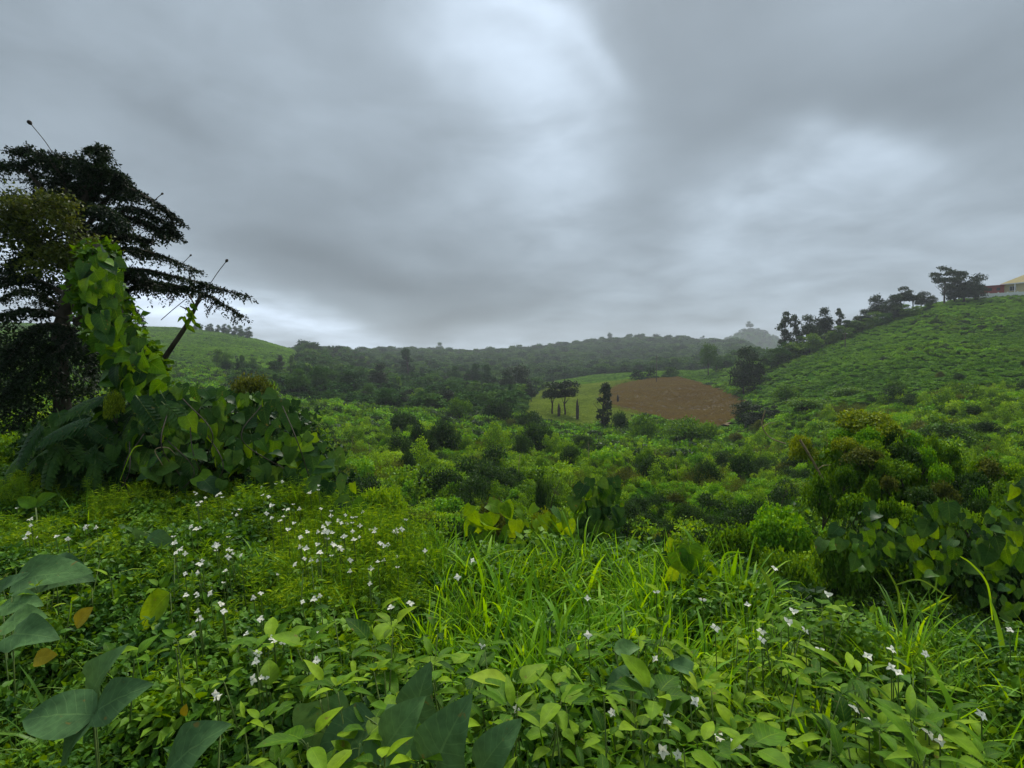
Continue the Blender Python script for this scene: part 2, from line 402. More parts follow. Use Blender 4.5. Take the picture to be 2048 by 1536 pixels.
# ------------------------------------------------------------------ terrain
PX = [-900, 0, 300, 440, 600, 760, 900, 1030, 1200, 1310, 1430, 1500, 1600, 1740, 1870, 2048, 2900]
END = [(1250, 800), (2600, 790)]
TB = [
 [(12, 930), (30, 830), (60, 800), (120, 745), (250, 680), (400, 640), (500, 640), (700, 760)],
 [(12, 930), (30, 830), (60, 800), (120, 750), (250, 685), (400, 645), (500, 645), (700, 760)],
 [(12, 960), (30, 860), (60, 815), (120, 760), (200, 715), (300, 670), (400, 650), (500, 655), (700, 760)],
 [(12, 1010), (20, 940), (35, 880), (60, 835), (120, 775), (200, 728), (300, 680), (400, 660), (500, 662), (700, 750)],
 [(12, 1090), (20, 1005), (35, 925), (60, 865), (90, 830), (130, 795), (200, 755), (300, 712), (400, 692), (500, 696), (650, 700), (900, 760)],
 [(12, 1130), (15, 1095), (25, 1005), (40, 928), (60, 880), (90, 838), (130, 812), (200, 778), (300, 748), (450, 722), (650, 702), (800, 695), (1000, 740)],
 [(12, 1150), (15, 1110), (25, 1010), (40, 930), (60, 880), (90, 842), (130, 816), (200, 785), (300, 757), (450, 728), (650, 708), (800, 700), (1000, 740)],
 [(12, 1160), (15, 1120), (25, 1015), (40, 935), (60, 885), (90, 848), (130, 822), (200, 792), (280, 772), (400, 748), (600, 712), (800, 695), (1000, 725)],
 [(12, 1165), (15, 1125), (25, 1015), (40, 940), (60, 895), (90, 862), (120, 845), (160, 800), (210, 770), (260, 748), (330, 742), (450, 735), (650, 700), (850, 675), (1000, 700)],
 [(12, 1165), (15, 1125), (25, 1020), (40, 945), (60, 900), (90, 868), (115, 850), (160, 795), (210, 758), (260, 732), (330, 732), (450, 728), (650, 695), (850, 668), (1000, 690)],
 [(12, 1160), (15, 1125), (25, 1025), (40, 950), (60, 905), (90, 870), (115, 838), (160, 790), (210, 757), (260, 735), (330, 730), (450, 722), (650, 692), (850, 680), (1000, 700)],
 [(12, 1150), (15, 1115), (25, 1025), (40, 950), (60, 905), (90, 860), (120, 815), (150, 775), (190, 735), (240, 712), (300, 715), (450, 712), (650, 690), (850, 676), (1000, 700)],
 [(12, 1130), (15, 1100), (25, 1015), (40, 940), (60, 885), (90, 822), (120, 772), (150, 732), (190, 694), (220, 694), (300, 740), (600, 770)],
 [(12, 1100), (15, 1075), (25, 990), (40, 905), (60, 845), (90, 782), (120, 732), (150, 690), (190, 647), (220, 648), (300, 740), (600, 790)],
 [(12, 1080), (15, 1050), (25, 965), (40, 885), (60, 822), (90, 755), (120, 700), (150, 655), (190, 604), (220, 602), (300, 700), (600, 790)],
 [(12, 1060), (15, 1025), (25, 945), (40, 872), (60, 805), (90, 735), (120, 685), (150, 643), (190, 594), (230, 590), (320, 700), (600, 790)],
 [(12, 1060), (15, 1025), (25, 945), (40, 870), (60, 795), (90, 720), (120, 665), (150, 620), (190, 575), (230, 570), (320, 680), (600, 790)]]
GL = np.linspace(math.log(10), math.log(2600), 160)
THK = np.interp(np.exp(GL), [8, 15, 60, 150, 300, 900], [.6, .9, 1.1, 1.0, 3.5, 7.5])
GT = []
for col_ in TB:
    pts = col_ + [e for e in END if e[0] > col_[-1][0]]
    d_ = np.array([p[0] for p in pts], float); y_ = np.array([p[1] for p in pts], float)
    py_ = np.interp(GL, np.log(d_), y_)
    k = np.hanning(9); k /= k.sum()
    py_ = np.convolve(np.pad(py_, 4, mode='edge'), k, 'valid')
    GT.append(zof(py_, np.exp(GL)))
GT = np.array(GT)
GT[:, :] -= THK[None, :] * np.where(((np.array(PX)[:, None] > 1530) | (np.array(PX)[:, None] < 460)) & (np.exp(GL)[None, :] > 80), .35, 1)
PXF = np.arange(-900, 2901, 20.0)
GF = np.array([np.interp(PXF, PX, GT[:, j]) for j in range(len(GL))]).T
kk = np.hanning(7); kk /= kk.sum()
GF = np.array([np.convolve(np.pad(GF[:, j], 3, mode='edge'), kk, 'valid') for j in range(len(GL))]).T
EDX = [-900, 0, 560, 700, 850, 1400, 1600, 2048, 2900]; EDV = [8.5, 8.5, 7.4, 5.0, 3.9, 3.5, 2.75, 2.5, 2.5]
def terrain(x, y):
    x = np.asarray(x, float); y = np.asarray(y, float)
    ys = np.maximum(y, .6)
    px = np.clip(1024 + F * x / ys, -899, 2899)
    l = np.clip(np.log(np.maximum(ys, 10.01)), GL[0], GL[-1] - 1e-6)
    fi = (l - GL[0]) / (GL[1] - GL[0]); i = np.clip(fi.astype(int), 0, len(GL) - 2); fi = fi - i
    fj = (px - PXF[0]) / 20; j = np.clip(fj.astype(int), 0, len(PXF) - 2); fj = fj - j
    z = (GF[j, i] * (1 - fj) + GF[j + 1, i] * fj) * (1 - fi) + (GF[j, i + 1] * (1 - fj) + GF[j + 1, i + 1] * fj) * fi
    und = np.sin(x * .31 + np.sin(y * .17) * 2) * np.sin(y * .23 + x * .05) * .35 + np.sin(x * .07 + 1) * np.sin(y * .05 + x * .02) * .9
    z = z + und * np.clip((ys - 10) / 60, 0, 1)
    z = z + np.sin(x * .8 + 1.7 * np.sin(y * .45)) * np.sin(y * .62 + np.sin(x * .5)) * .42 * np.clip((ys - 11) / 8, 0, 1) * np.clip((75 - ys) / 35, 0, 1)
    e = np.interp(px, EDX, EDV)
    s = np.clip((ys - e) / np.minimum(11.5 - e, 5.0), 0, 1); s = s * s * (3 - 2 * s)
    near = .05 * np.sin(x * 2.1) * np.sin(y * 1.7)
    z = near * (1 - s) + z * s
    z = np.where(y < .6, near, z)
    hx, hy = (1500 - 1024) / F * 1330, 1330
    hd = np.hypot((x - hx) / 120, (y - hy) / 160)
    hill = -25 + (78 / F * 1330 + 20) * np.exp(-hd * hd * .75) + 9 * np.exp(-hd * hd * 6)
    return np.where(hd < 3, np.maximum(z, hill), z)
def tz(x, y): return float(terrain(np.array([x]), np.array([y]))[0])
def canopy(x, y):
    z = terrain(x, y)
    return proj(np.asarray(x, float), np.asarray(y, float), z + np.interp(y, [8, 15, 60, 150], [.5, .8, .8, .5]))
gx = np.sinh(np.linspace(-7.3, 7.3, 580)) * 1.75
gy = np.concatenate([-np.sinh(np.linspace(5.2, .1, 30)) * 1.2, np.sinh(np.linspace(.1, 7.05, 640)) * 4.3 - .3])
XX, YY = np.meshgrid(gx, gy)
ZZ = terrain(XX, YY) - .4 * np.clip((YY - 60) / 60, 0, 1)
nx, ny = len(gx), len(gy)
vi = np.arange(nx * ny).reshape(ny, nx)
q = np.stack([vi[:-1, :-1], vi[:-1, 1:], vi[1:, 1:], vi[1:, :-1]], -1).reshape(-1, 4)
me = mesh_np('ground', np.stack([XX, YY, ZZ], -1).reshape(-1, 3), q.ravel(), np.arange(len(q)) * 4, np.full(len(q), 4), [])
m, nt, o = newmat('ground')
A = nt.nodes.new; L = nt.links.new
p = A('ShaderNodeBsdfPrincipled'); p.inputs['Roughness'].default_value = 1; p.inputs['Specular IOR Level'].default_value = 0
g_ = A('ShaderNodeNewGeometry')
na = A('ShaderNodeTexNoise'); na.inputs['Scale'].default_value = 1.2; na.inputs['Detail'].default_value = 8; na.inputs['Roughness'].default_value = .7
nb = A('ShaderNodeTexNoise'); nb.inputs['Scale'].default_value = .06; nb.inputs['Detail'].default_value = 4
L(g_.outputs['Position'], na.inputs['Vector']); L(g_.outputs['Position'], nb.inputs['Vector'])
ra = A('ShaderNodeValToRGB'); ra.color_ramp.elements[0].color = (.009, .026, .004, 1); ra.color_ramp.elements[1].color = (.036, .100, .008, 1)
ra.color_ramp.elements[0].position = .35; ra.color_ramp.elements[1].position = .68
L(na.outputs[0], ra.inputs[0])
rb = A('ShaderNodeValToRGB'); rb.color_ramp.elements[0].color = (.8, .95, .7, 1); rb.color_ramp.elements[1].color = (1.25, 1.1, 1, 1)
L(nb.outputs[0], rb.inputs[0])
mm = A('ShaderNodeMixRGB'); mm.blend_type = 'MULTIPLY'; mm.inputs[0].default_value = 1
L(ra.outputs[0], mm.inputs[1]); L(rb.outputs[0], mm.inputs[2]); L(mm.outputs[0], p.inputs['Base Color'])
bp = A('ShaderNodeBump'); bp.inputs['Strength'].default_value = .7; bp.inputs['Distance'].default_value = .3; L(na.outputs[0], bp.inputs['Height']); L(bp.outputs[0], p.inputs['Normal'])
L(p.outputs[0], o.inputs[0])
me.materials.append(m)
tag(child('ground', me, None), 'rolling ground under the vegetation, from the bank down to the valley and hills', kind='structure')

def inpoly(px, py, poly):
    px = np.asarray(px, float); py = np.asarray(py, float); c = np.zeros(px.shape, bool); n = len(poly)
    for i in range(n):
        x0, y0 = poly[i]; x1, y1 = poly[(i + 1) % n]
        cond = ((y0 > py) != (y1 > py)) & (px < (x1 - x0) * (py - y0) / ((y1 - y0) or 1e-9) + x0)
        c ^= cond
    return c
P_BROWN = [(1196, 790), (1236, 768), (1300, 756), (1355, 753), (1405, 766), (1450, 782), (1500, 804), (1480, 828), (1430, 856), (1370, 846), (1290, 832), (1210, 812)]
P_YELLOW = [(1040, 830), (1062, 790), (1090, 776), (1190, 766), (1300, 753), (1250, 765), (1212, 782), (1215, 806), (1290, 826), (1250, 850), (1120, 852)]
P_GREEN = [(1050, 790), (1050, 768), (1130, 745), (1280, 716), (1400, 716), (1480, 770), (1405, 766), (1355, 753), (1300, 753), (1190, 766), (1090, 776)]
def ground_px(x, y):
    return proj(np.asarray(x, float), np.asarray(y, float), terrain(x, y) + .4)
def field_sheet(name, poly, mat, label, lift):
    xs = np.arange(0, 110, .7); ys = np.arange(98, 275, .9)
    X, Y = np.meshgrid(xs, ys); Z = terrain(X, Y) + lift
    jx = X + np.sin(Y * 1.3) * .6 + np.sin(Y * .31 + 1) * 1.3; jy = Y + np.sin(X * 1.7) * 1.0 + np.sin(X * .45) * 2.2
    px, py = ground_px(jx, jy)
    ins = inpoly(px, py, poly) & (Y > 98)
    idx = np.arange(X.size).reshape(X.shape)
    c = ins[:-1, :-1]
    q = np.stack([idx[:-1, :-1], idx[:-1, 1:], idx[1:, 1:], idx[1:, :-1]], -1)[c]
    used, invq = np.unique(q, return_inverse=True)
    V3 = np.stack([X, Y, Z], -1).reshape(-1, 3)[used]
    me = mesh_np(name, V3, invq.ravel(), np.arange(len(q)) * 4, np.full(len(q), 4), [mat])
    return tag(child(name, me, None), label, kind='structure')
M_['brown'] = plainmat('dry_brown_soil', (.080, .056, .022), (.100, .072, .028), .95, .5, .1, .02)
M_['ysoil'] = plainmat('yellowish_meadow', (.09, .12, .025), (.18, .21, .05), .95, 1.4, .6, .1)
field_sheet('brown_field', P_BROWN, M_['brown'], 'dry reddish-brown harvested field in the valley', .22)
field_sheet('yellow_green_field', P_YELLOW, M_['ysoil'], 'yellow-green meadow left of the brown field', .16)

# ------------------------------------------------------------------ mass vegetation (instanced over points)
HID = bpy.data.collections.new('plant_sources')
def src(name, me):
    o = bpy.data.objects.new(name, me); HID.objects.link(o); return o
def scatter(name, pts, scl, rot, variants, label, vidx=None, kind='stuff', group=None):
    n = len(pts)
    me = bpy.data.meshes.new(name)
    me.vertices.add(n); me.vertices.foreach_set('co', np.asarray(pts, np.float32).ravel())
    sc = np.asarray(scl, np.float32); sc = np.repeat(sc[:, None], 3, 1) if sc.ndim == 1 else sc
    a = me.attributes.new('sc', 'FLOAT_VECTOR', 'POINT'); a.data.foreach_set('vector', sc.ravel())
    a = me.attributes.new('ro', 'FLOAT_VECTOR', 'POINT'); a.data.foreach_set('vector', np.asarray(rot, np.float32).ravel())
    vidx = rng.integers(0, len(variants), n) if vidx is None else vidx
    a = me.attributes.new('vi', 'INT', 'POINT'); a.data.foreach_set('value', np.asarray(vidx, np.int32))
    me.update()
    o = child(name, me, None); tag(o, label, kind=kind, group=group)
    ng = bpy.data.node_groups.new(name, 'GeometryNodeTree')
    ng.interface.new_socket('Geometry', in_out='INPUT', socket_type='NodeSocketGeometry')
    ng.interface.new_socket('Geometry', in_out='OUTPUT', socket_type='NodeSocketGeometry')
    A = ng.nodes.new; L = ng.links.new
    gi = A('NodeGroupInput'); go = A('NodeGroupOutput'); ji = A('GeometryNodeJoinGeometry')
    def attr(nm, ty):
        x = A('GeometryNodeInputNamedAttribute'); x.data_type = ty; x.inputs[0].default_value = nm; return x.outputs[0]
    S, Ro, Vi = attr('sc', 'FLOAT_VECTOR'), attr('ro', 'FLOAT_VECTOR'), attr('vi', 'INT')
    for k, v in enumerate(variants):
        oi = A('GeometryNodeObjectInfo'); oi.inputs['Object'].default_value = v; oi.inputs['As Instance'].default_value = True
        cp = A('FunctionNodeCompare'); cp.data_type = 'INT'; cp.operation = 'EQUAL'
        ins_ = [s for s in cp.inputs if s.enabled]
        L(Vi, ins_[0]); ins_[1].default_value = k
        ip = A('GeometryNodeInstanceOnPoints')
        L(gi.outputs[0], ip.inputs['Points']); L(cp.outputs[0], ip.inputs['Selection']); L(oi.outputs['Geometry'], ip.inputs['Instance'])
        L(Ro, ip.inputs['Rotation']); L(S, ip.inputs['Scale']); L(ip.outputs[0], ji.inputs[0])
    L(ji.outputs[0], go.inputs[0])
    md = o.modifiers.new('plants', 'NODES'); md.node_group = ng
    return o
def lobes(n, rad, h, lr, seed, flat=.8):
    g = np.random.default_rng(seed); out = []
    for i in range(n):
        a = g.uniform(0, 6.28); r = rad * math.sqrt(g.random()); s = lr * g.uniform(.7, 1.25)
        out.append((math.cos(a) * r, math.sin(a) * r, h * (1 - .6 * (r / max(rad, 1e-6)) ** 2) * g.uniform(.75, 1.1), s, s, s * flat))
    return out
def sector(n, d0, d1, pxlo=-150, pxhi=2200, power=1.0):
    """random ground points in the view sector; power 1 = even in log distance"""
    u = rng.random(n)
    d = np.exp(np.log(d0) + (np.log(d1) - np.log(d0)) * u) if power == 1.0 else (d0 ** (2 - power) + (d1 ** (2 - power) - d0 ** (2 - power)) * u) ** (1 / (2 - power))
    px = rng.uniform(pxlo, pxhi, n)
    return (px - 1024) / F * d, d, px
def place(x, y, sink=.1, tilt=.12):
    n = len(x); z = terrain(x, y) - sink
    rot = np.stack([rng.normal(0, tilt, n), rng.normal(0, tilt, n), rng.uniform(0, 6.28, n)], -1)
    return np.stack([x, y, z], -1), rot
def fieldmask(x, y):
    px, py = ground_px(x, y); d = y
    ok = (d > 98) & (d < 275)
    return (inpoly(px, py, P_BROWN) & ok), (inpoly(px, py, P_YELLOW) & ok), (inpoly(px, py, P_GREEN) & (d > 98) & (d < 330))
def cropmask(x, y):
    px, py = ground_px(x, y)
    b, ye, gr = fieldmask(x, y)
    right = (px > 1480 + 60 * np.sin(y * .05)) & (y > 62) & (y < 330) & ~b
    left = (px < 600) & (y > 170) & (y < 560) & (py < 735)
    return (right | left | gr) & ~b & ~ye
# --- near valley cover
cov = [src('cover_clump', clump('cover_clump', lobes(7, .55, .35, .38, s), 900, .105, M_['cover'], T_WIDE, .55, s)) for s in (1, 2, 3, 4)]
cov += [src('cover_sprig', clump('cover_sprig', lobes(5, .4, .6, .26, s), 520, .11, M_['cover2'], T_DIA, .35, s)) for s in (5, 6)]
tw = Build()
for i in range(26):
    a = rng.uniform(0, 6.28); h = rng.uniform(.5, 1.2); x0, y0 = rng.normal(0, .3, 2)
    tw.leaves(T_THIN, [(x0, y0, 0)], np.array([[math.cos(a) * .3, math.sin(a) * .3, 1]]), np.array([[math.cos(a), math.sin(a), .1]]), h, .6)
cov.append(src('cover_stalks', tw.mesh('cover_stalks', [M_['feather']], False)))
cov += [src('thicket_clump', clump('thicket_clump', lobes(9, .6, 1.0, .34, s, 1.0), 1100, .09, M_['darkbush'], T_DIA, .3, s)) for s in (7, 8)]
cov += [src('wiry_clump', clump('wiry_clump', lobes(6, .7, .7, .30, s, 1.1), 420, .14, M_['olive'], T_THIN, .2, s, hollow=.1)) for s in (9,)]
cov += [src('tall_shrub', clump('tall_shrub', lobes(8, .45, 1.25, .30, s, 1.2), 1000, .10, M_['cover'], T_DIA, .35, s, hollow=.2)) for s in (10,)]
x, y, px = sector(13500, 9.5, 75, -220, 2280, .0)
keep = ~((px < 560) & (y < 12))
x, y = x[keep], y[keep]
P, Ro = place(x, y, .12)
lump = np.sin(x * .9 + np.sin(y * .6)) * np.sin(y * .7 + x * .2)
s = (rng.uniform(.45, 1.0, len(x)) ** 1.3 * (1 + .45 * lump) * np.interp(y, [9, 30, 75], [.85, 1.15, 1.6]))[:, None] * np.array([[.9, .9, 1.25]])
vid = rng.choice(7, len(x), p=[.18, .18, .17, .17, .14, .13, .03])
vid = np.where((vid == 6) & (y > 38), 1, vid)
pn = np.array([mnoise.noise(Vector((a * .16, b * .10, 7))) + .5 * mnoise.noise(Vector((a * .5, b * .4, 2))) for a, b in zip(x, y)])
u_ = rng.random(len(x))
calm = (1024 + F * x / y > 1060) & (y > 24) & (y < 85)
pn = np.where(calm & (pn > .2), pn - .22, pn)
vid = np.where((pn > .24) & (u_ < .6), rng.choice([7, 8], len(x)), vid)
vid = np.where((pn < -.22) & (u_ < .35), 9, vid)
vid = np.where((np.abs(pn) < .2) & (u_ < .09), 10, vid)
s = s * np.where(rng.random(len(x)) < .12, 1.5, 1)[:, None]
drop = (pn > .05) & (pn < .13) & (u_ < .8)
s = s * np.where(drop, .5, 1)[:, None] * np.where(calm, .85, 1)[:, None]
scatter('ground_cover', P, s, Ro, cov, 'dense tangle of green shrubs and creepers filling the valley floor', vid)
# --- bank slope between foreground and valley
x = rng.uniform(-9, 12, 1500); y = rng.uniform(3.5, 11, 1500)
pxx = 1024 + F * x / y; e = np.interp(pxx, EDX, EDV)
k_ = (y > e + .3) & (pxx > 560) & (pxx < 2400) & ~((pxx > 1580) & (y < 6.5)); x, y = x[k_], y[k_]
P, Ro = place(x, y, .1)
scatter('bank_undergrowth', P, rng.uniform(.35, .7, len(x)), Ro,
        [src('bank_clump', clump('bank_clump', lobes(6, .5, .4, .35, s), 900, .10, M_[mm_], T_WIDE, .5, s)) for s, mm_ in ((11, 'midbush'), (12, 'darkbush'), (13, 'small'))],
        'dark tangled undergrowth on the slope below the bank')
# --- mid cover 60-340 m
far = [src('brush_clump', clump('brush_clump', lobes(6, .7, .5, .45, s), 420, .24, M_[mn], T_WIDE, .5, s)) for s, mn in ((21, 'cover2'), (22, 'midbush'), (23, 'midbush'), (24, 'darkbush'))]
x, y, px = sector(30000, 60, 360, -250, 2300, .6)
b_, ye_, g_r = fieldmask(x, y); crop = cropmask(x, y)
nzv = np.array([mnoise.noise(Vector((a * .035, b * .035, 3))) for a, b in zip(x, y)])
k_ = ~b_ & ~ye_ & ~g_r & (~crop | (nzv > .18) & (rng.random(len(x)) < .75) & (px < 2300))
brownish = crop[k_]
x1, y1 = x[k_], y[k_]
P, Ro = place(x1, y1, .2)
sc_ = rng.uniform(.8, 1.7, len(x1)) * np.where(brownish, .8, 1.1)
scatter('valley_brush', P, sc_, Ro, far, 'green brush covering the lower slopes of the valley', rng.choice(4, len(x1), p=[.32, .3, .2, .18]))
# --- crops: right hillside, left far hill, green strip above the fields
cropv = [src('crop_plant', clump('crop_plant', lobes(5, .7, .35, .33, s), 240, .20, M_['crop'], T_WIDE, .65, s)) for s in (31, 32, 33)]
x, y, px = sector(190000, 60, 600, -60, 2200, .3)
k_ = cropmask(x, y)
x, y = x[k_], y[k_]
P, Ro = place(x, y, .05)
s = np.stack([rng.uniform(.7, 1.3, len(x)), rng.uniform(.7, 1.3, len(x)), rng.uniform(.5, 1.15, len(x))], -1) * np.interp(y, [60, 200, 500], [.7, .9, 2.0])[:, None]
scatter('hillside_crops', P, s, Ro, cropv, 'bright green low crops covering the hillsides')
# --- field plants
dryv = [src('dry_tuft', clump('dry_tuft', lobes(4, .45, .16, .22, s), 230, .10, M_['dry'], T_THIN if s % 2 else T_DIA, .3, s)) for s in (41, 42, 43)]
yv = [src('meadow_tuft', clump('meadow_tuft', lobes(4, .5, .2, .25, s), 110, .22, M_['yfield'], T_DIA, .4, s)) for s in (44, 45)]
x = rng.uniform(0, 110, 110000); y = rng.uniform(98, 275, 110000)
b_, ye_, _ = fieldmask(x, y)
xb, yb = x[b_], y[b_]; P, Ro = place(xb, yb, -.28); sb = rng.uniform(.4, 1.0, len(xb))
scatter('dry_stubble', P, sb, Ro, dryv, 'dry brown stubble standing on the harvested field')
xb, yb = x[ye_], y[ye_]; P, Ro = place(xb, yb, -.1)
scatter('meadow_grass', P, rng.uniform(.4, 1.1, len(xb)), Ro, yv, 'yellow-green grass of the meadow beside the brown field')

# ------------------------------------------------------------------ trees
def crown(name, kind, mat, seed, n, size):
    g = np.random.default_rng(seed); lo = []
    if kind == 'bushy':
        for i in range(20):
            a = g.uniform(0, 6.28); r = .30 * math.sqrt(g.random()); z = g.uniform(.14, .84)
            s = g.uniform(.12, .19); w = 1.05 - abs(z - .42) * 1.1
            lo.append((math.cos(a) * r * w, math.sin(a) * r * w, z, s, s, s * .8))
    elif kind == 'round':
        for i in range(17):
            a = g.uniform(0, 6.28); r = .26 * math.sqrt(g.random()); z = g.uniform(.32, .86)
            s = g.uniform(.13, .19); w = 1 - abs(z - .55) * .9
            lo.append((math.cos(a) * r * w, math.sin(a) * r * w, z, s, s, s * .8))
    elif kind == 'umbrella':
        for i in range(13):
            a = g.uniform(0, 6.28); r = .20 * math.sqrt(g.random()); z = g.uniform(.50, .88)
            s = g.uniform(.10, .15); lo.append((math.cos(a) * r, math.sin(a) * r, z, s, s, s * .7))
    elif kind == 'column':
        for i in range(14):
            a = g.uniform(0, 6.28); z = .14 + .78 * i / 13; w = .07 * math.sin(math.pi * (z ** .8)) + .02
            s = g.uniform(.06, .085); lo.append((math.cos(a) * w, math.sin(a) * w, z, s, s, s * 1.2))
    elif kind == 'tall':
        for i in range(9):
            a = g.uniform(0, 6.28); r = .13 * math.sqrt(g.random()); z = .36 + .58 * i / 8
            s = g.uniform(.07, .12); lo.append((math.cos(a) * r, math.sin(a) * r, z, s, s, s * .95))
    elif kind == 'layered':
        for i in range(18):
            a = g.uniform(0, 6.28); r = .36 * math.sqrt(g.random()); z = g.choice([.48, .62, .76, .9]) + g.normal(0, .02)
            s = g.uniform(.09, .15); lo.append((math.cos(a) * r, math.sin(a) * r, z, s, s, s * .38))
    return clump(name, lo, n, size, mat, T_WIDE, .4, seed, hollow=.35)
def trunk(name, kind, seed):
    g = np.random.default_rng(seed); b = Build()
    top = {'bushy': .5, 'round': .55, 'umbrella': .8, 'column': .85, 'tall': .85, 'layered': .7}[kind]
    pts = []; x = y = 0
    for i in range(6):
        pts.append((x, y, top * i / 5 - (.03 if i == 0 else 0))); x += g.normal(0, .012); y += g.normal(0, .012)
    b.tube(pts, [.026, .021, .018, .014, .010, .006], 7)
    for i in range(7 if kind != 'column' else 3):
        t0 = Vector(pts[2 + i % 3]); a = g.uniform(0, 6.28); r = g.uniform(.10, .24)
        b.tube([t0, t0 + Vector((math.cos(a) * r * .5, math.sin(a) * r * .5, .10)), t0 + Vector((math.cos(a) * r, math.sin(a) * r, .16 + .1 * g.random()))], [.009, .006, .003], 4)
    return b.mesh(name, [M_['bark']])
CR = {}; TR = {}
for kd in ('bushy', 'round', 'umbrella', 'column', 'tall', 'layered'):
    for v in range(2):
        for mn, mt in (('d', 'treeleaf'), ('f', 'forest'), ('m', 'midbush')):
            CR[kd, v, mn] = None
        TR[kd, v] = trunk(kd + '_trunk', kd, 60 + v)
def getcrown(kd, v, mn):
    if CR[kd, v, mn] is None:
        mt = {'d': 'treeleaf', 'f': 'forest', 'm': 'midbush'}[mn]
        CR[kd, v, mn] = crown(kd + '_crown', kd, M_[mt], 70 + v * 3, {'bushy': 4200, 'round': 3400, 'umbrella': 2600, 'column': 2000, 'tall': 1500, 'layered': 2600}[kd], .036)
    return CR[kd, v, mn]
def tree(px, top, d, kind='round', wid=1.0, mn='d', label='', group=None, base=None, name='tree', v=None):
    x = (px - 1024) / F * d
    zb = tz(x, d) - .1
    if base is not None: zb = min(zb, W(px, base, d).z) if W(px, base, d).z < zb else zb
    h = max(W(px, top, d).z - zb, 1.5) / .97
    v = random.randrange(2) if v is None else v
    t = thing(name, (x, d, zb), label, 'tree', group, random.uniform(0, 6.28), (h * wid, h * wid, h))
    child('trunk', TR[kind, v], t); child('crown', getcrown(kind, v, mn), t)
    return t
RID = 'trees along the crest of the right hill'
tree(1105, 762, 131, 'umbrella', 1.15, 'd', 'bushy-topped tree on a thin trunk, left one of the pair on the yellow-green meadow', 'pair of trees on the meadow', name='umbrella_tree')
tree(1131, 759, 128, 'umbrella', 1.15, 'd', 'bushy-topped tree on a bare trunk, right one of the pair on the yellow-green meadow', 'pair of trees on the meadow', name='umbrella_tree')
tree(1208, 769, 112, 'column', 1.15, 'd', 'narrow columnar dark tree at the lower left corner of the brown field', name='columnar_tree')
tree(1062, 766, 165, 'round', 1.0, 'd', 'small round tree at the left edge of the meadow', name='round_tree')
tree(1488, 686, 150, 'bushy', .75, 'd', 'tall dark broad tree at the right edge of the brown field', name='broad_tree')
tree(1512, 700, 156, 'bushy', .75, 'd', 'dark tree tucked against the right side of the tall broad tree by the brown field', name='broad_tree')
tree(1416, 686, 235, 'round', .75, 'f', 'brownish tree above the right end of the bright green strip', name='broad_tree')
tree(1432, 700, 240, 'round', .8, 'f', 'lower tree just right of the brownish tree above the green strip', name='broad_tree')
for px_, tp, d_, lb in ((1492, 800, 98, 'dark bushy tree below the right corner of the brown field'), (1516, 806, 92, 'dark bushy tree by the gully right of the brown field, nearer than its neighbour'), (1545, 808, 96, 'rightmost dark bushy tree in the gully below the brown field')):
    tree(px_, tp, d_, 'bushy', 1.25, 'd', lb, name='gully_tree')
ridge = [(1567, 628, 'tall', .85), (1592, 632, 'tall', .85), (1619, 628, 'round', .8), (1641, 614, 'round', .75), (1678, 618, 'tall', .8), (1662, 648, 'round', 1.2), (1690, 640, 'round', 1.2),
         (1706, 632, 'round', 1.2), (1722, 618, 'round', 1), (1747, 588, 'round', .8), (1764, 606, 'round', 1), (1785, 590, 'round', .9), (1800, 570, 'umbrella', 1.1), (1822, 577, 'umbrella', 1.1), (1840, 582, 'round', .9), (1858, 590, 'round', 1.1)]
rl = ['slender tree standing alone against the sky at the low end of the right ridge', 'slender tree second from the low end of the right ridge', 'short round tree leaning on its taller neighbour at the low end of the ridge',
      'taller dark round-headed tree right of the two slender ridge trees', 'thin palm-like tree rising out of the ridge hedge', 'low bush-like tree at the foot of the thin palm-like ridge tree', 'low rounded tree just right of the thin palm-like ridge tree',
      'rounded tree where the ridge trees close up into a row', 'second rounded tree in the closed row along the ridge', 'tallest pointed tree halfway up the ridge row', 'low tree in the dip right of the pointed ridge tree',
      'mid-height tree left of the two round-topped ridge trees', 'round-topped open tree standing above the ridge row', 'round-topped tree close to the right of the other round-topped ridge tree', 'spreading dense tree near the upper end of the ridge row', 'last tree of the ridge row below the big dark tree']
for (px_, tp, kd, wd), lb in zip(ridge, rl):
    tree(px_, tp, 186 + (px_ % 7), kd, wd, 'd', lb, RID, name='ridge_tree')
for i in range(26):
    px_ = 1545 + i * 12.6 + random.uniform(-4, 4)
    tp = np.interp(px_, [1545, 1600, 1650, 1700, 1740, 1800, 1880], [678, 670, 656, 640, 622, 604, 592]) + random.uniform(-6, 16)
    tree(px_, tp, 180 + random.uniform(-4, 10), 'bushy', random.uniform(1.1, 1.6), random.choice('dffmm'), 'low bushy tree in the continuous hedge-like row under the ridge trees', 'low trees filling the ridge row', name='low_ridge_tree')
tree(1925, 536, 196, 'bushy', 1.15, 'd', 'big dark dense tree on the hilltop beside the red-roofed building', name='hilltop_tree')
tree(1905, 552, 197, 'bushy', 1.1, 'd', 'dark dense tree merged with the left side of the big hilltop tree', name='hilltop_tree')
tree(1946, 552, 198, 'bushy', 1.0, 'd', 'dark dense tree between the big hilltop tree and the red building', name='hilltop_tree')
tree(1886, 532, 194, 'layered', .9, 'd', 'sparse flat-branched tree sticking out left of the big hilltop tree', name='sparse_tree')
for i, px_ in enumerate((392, 403, 416, 424, 437, 449, 458, 470, 483, 497)):
    tree(px_, 643 + (i * 37 % 5) + i * .6, 402, 'bushy', .8, 'f', 'small tree in the row on the crest of the far left hill', 'row of trees on the far left hill', name='hill_tree')
tree(878, 684, 805, 'round', .9, 'f', 'lone tree breaking the skyline at the lowest dip of the far ridge', name='skyline_tree')
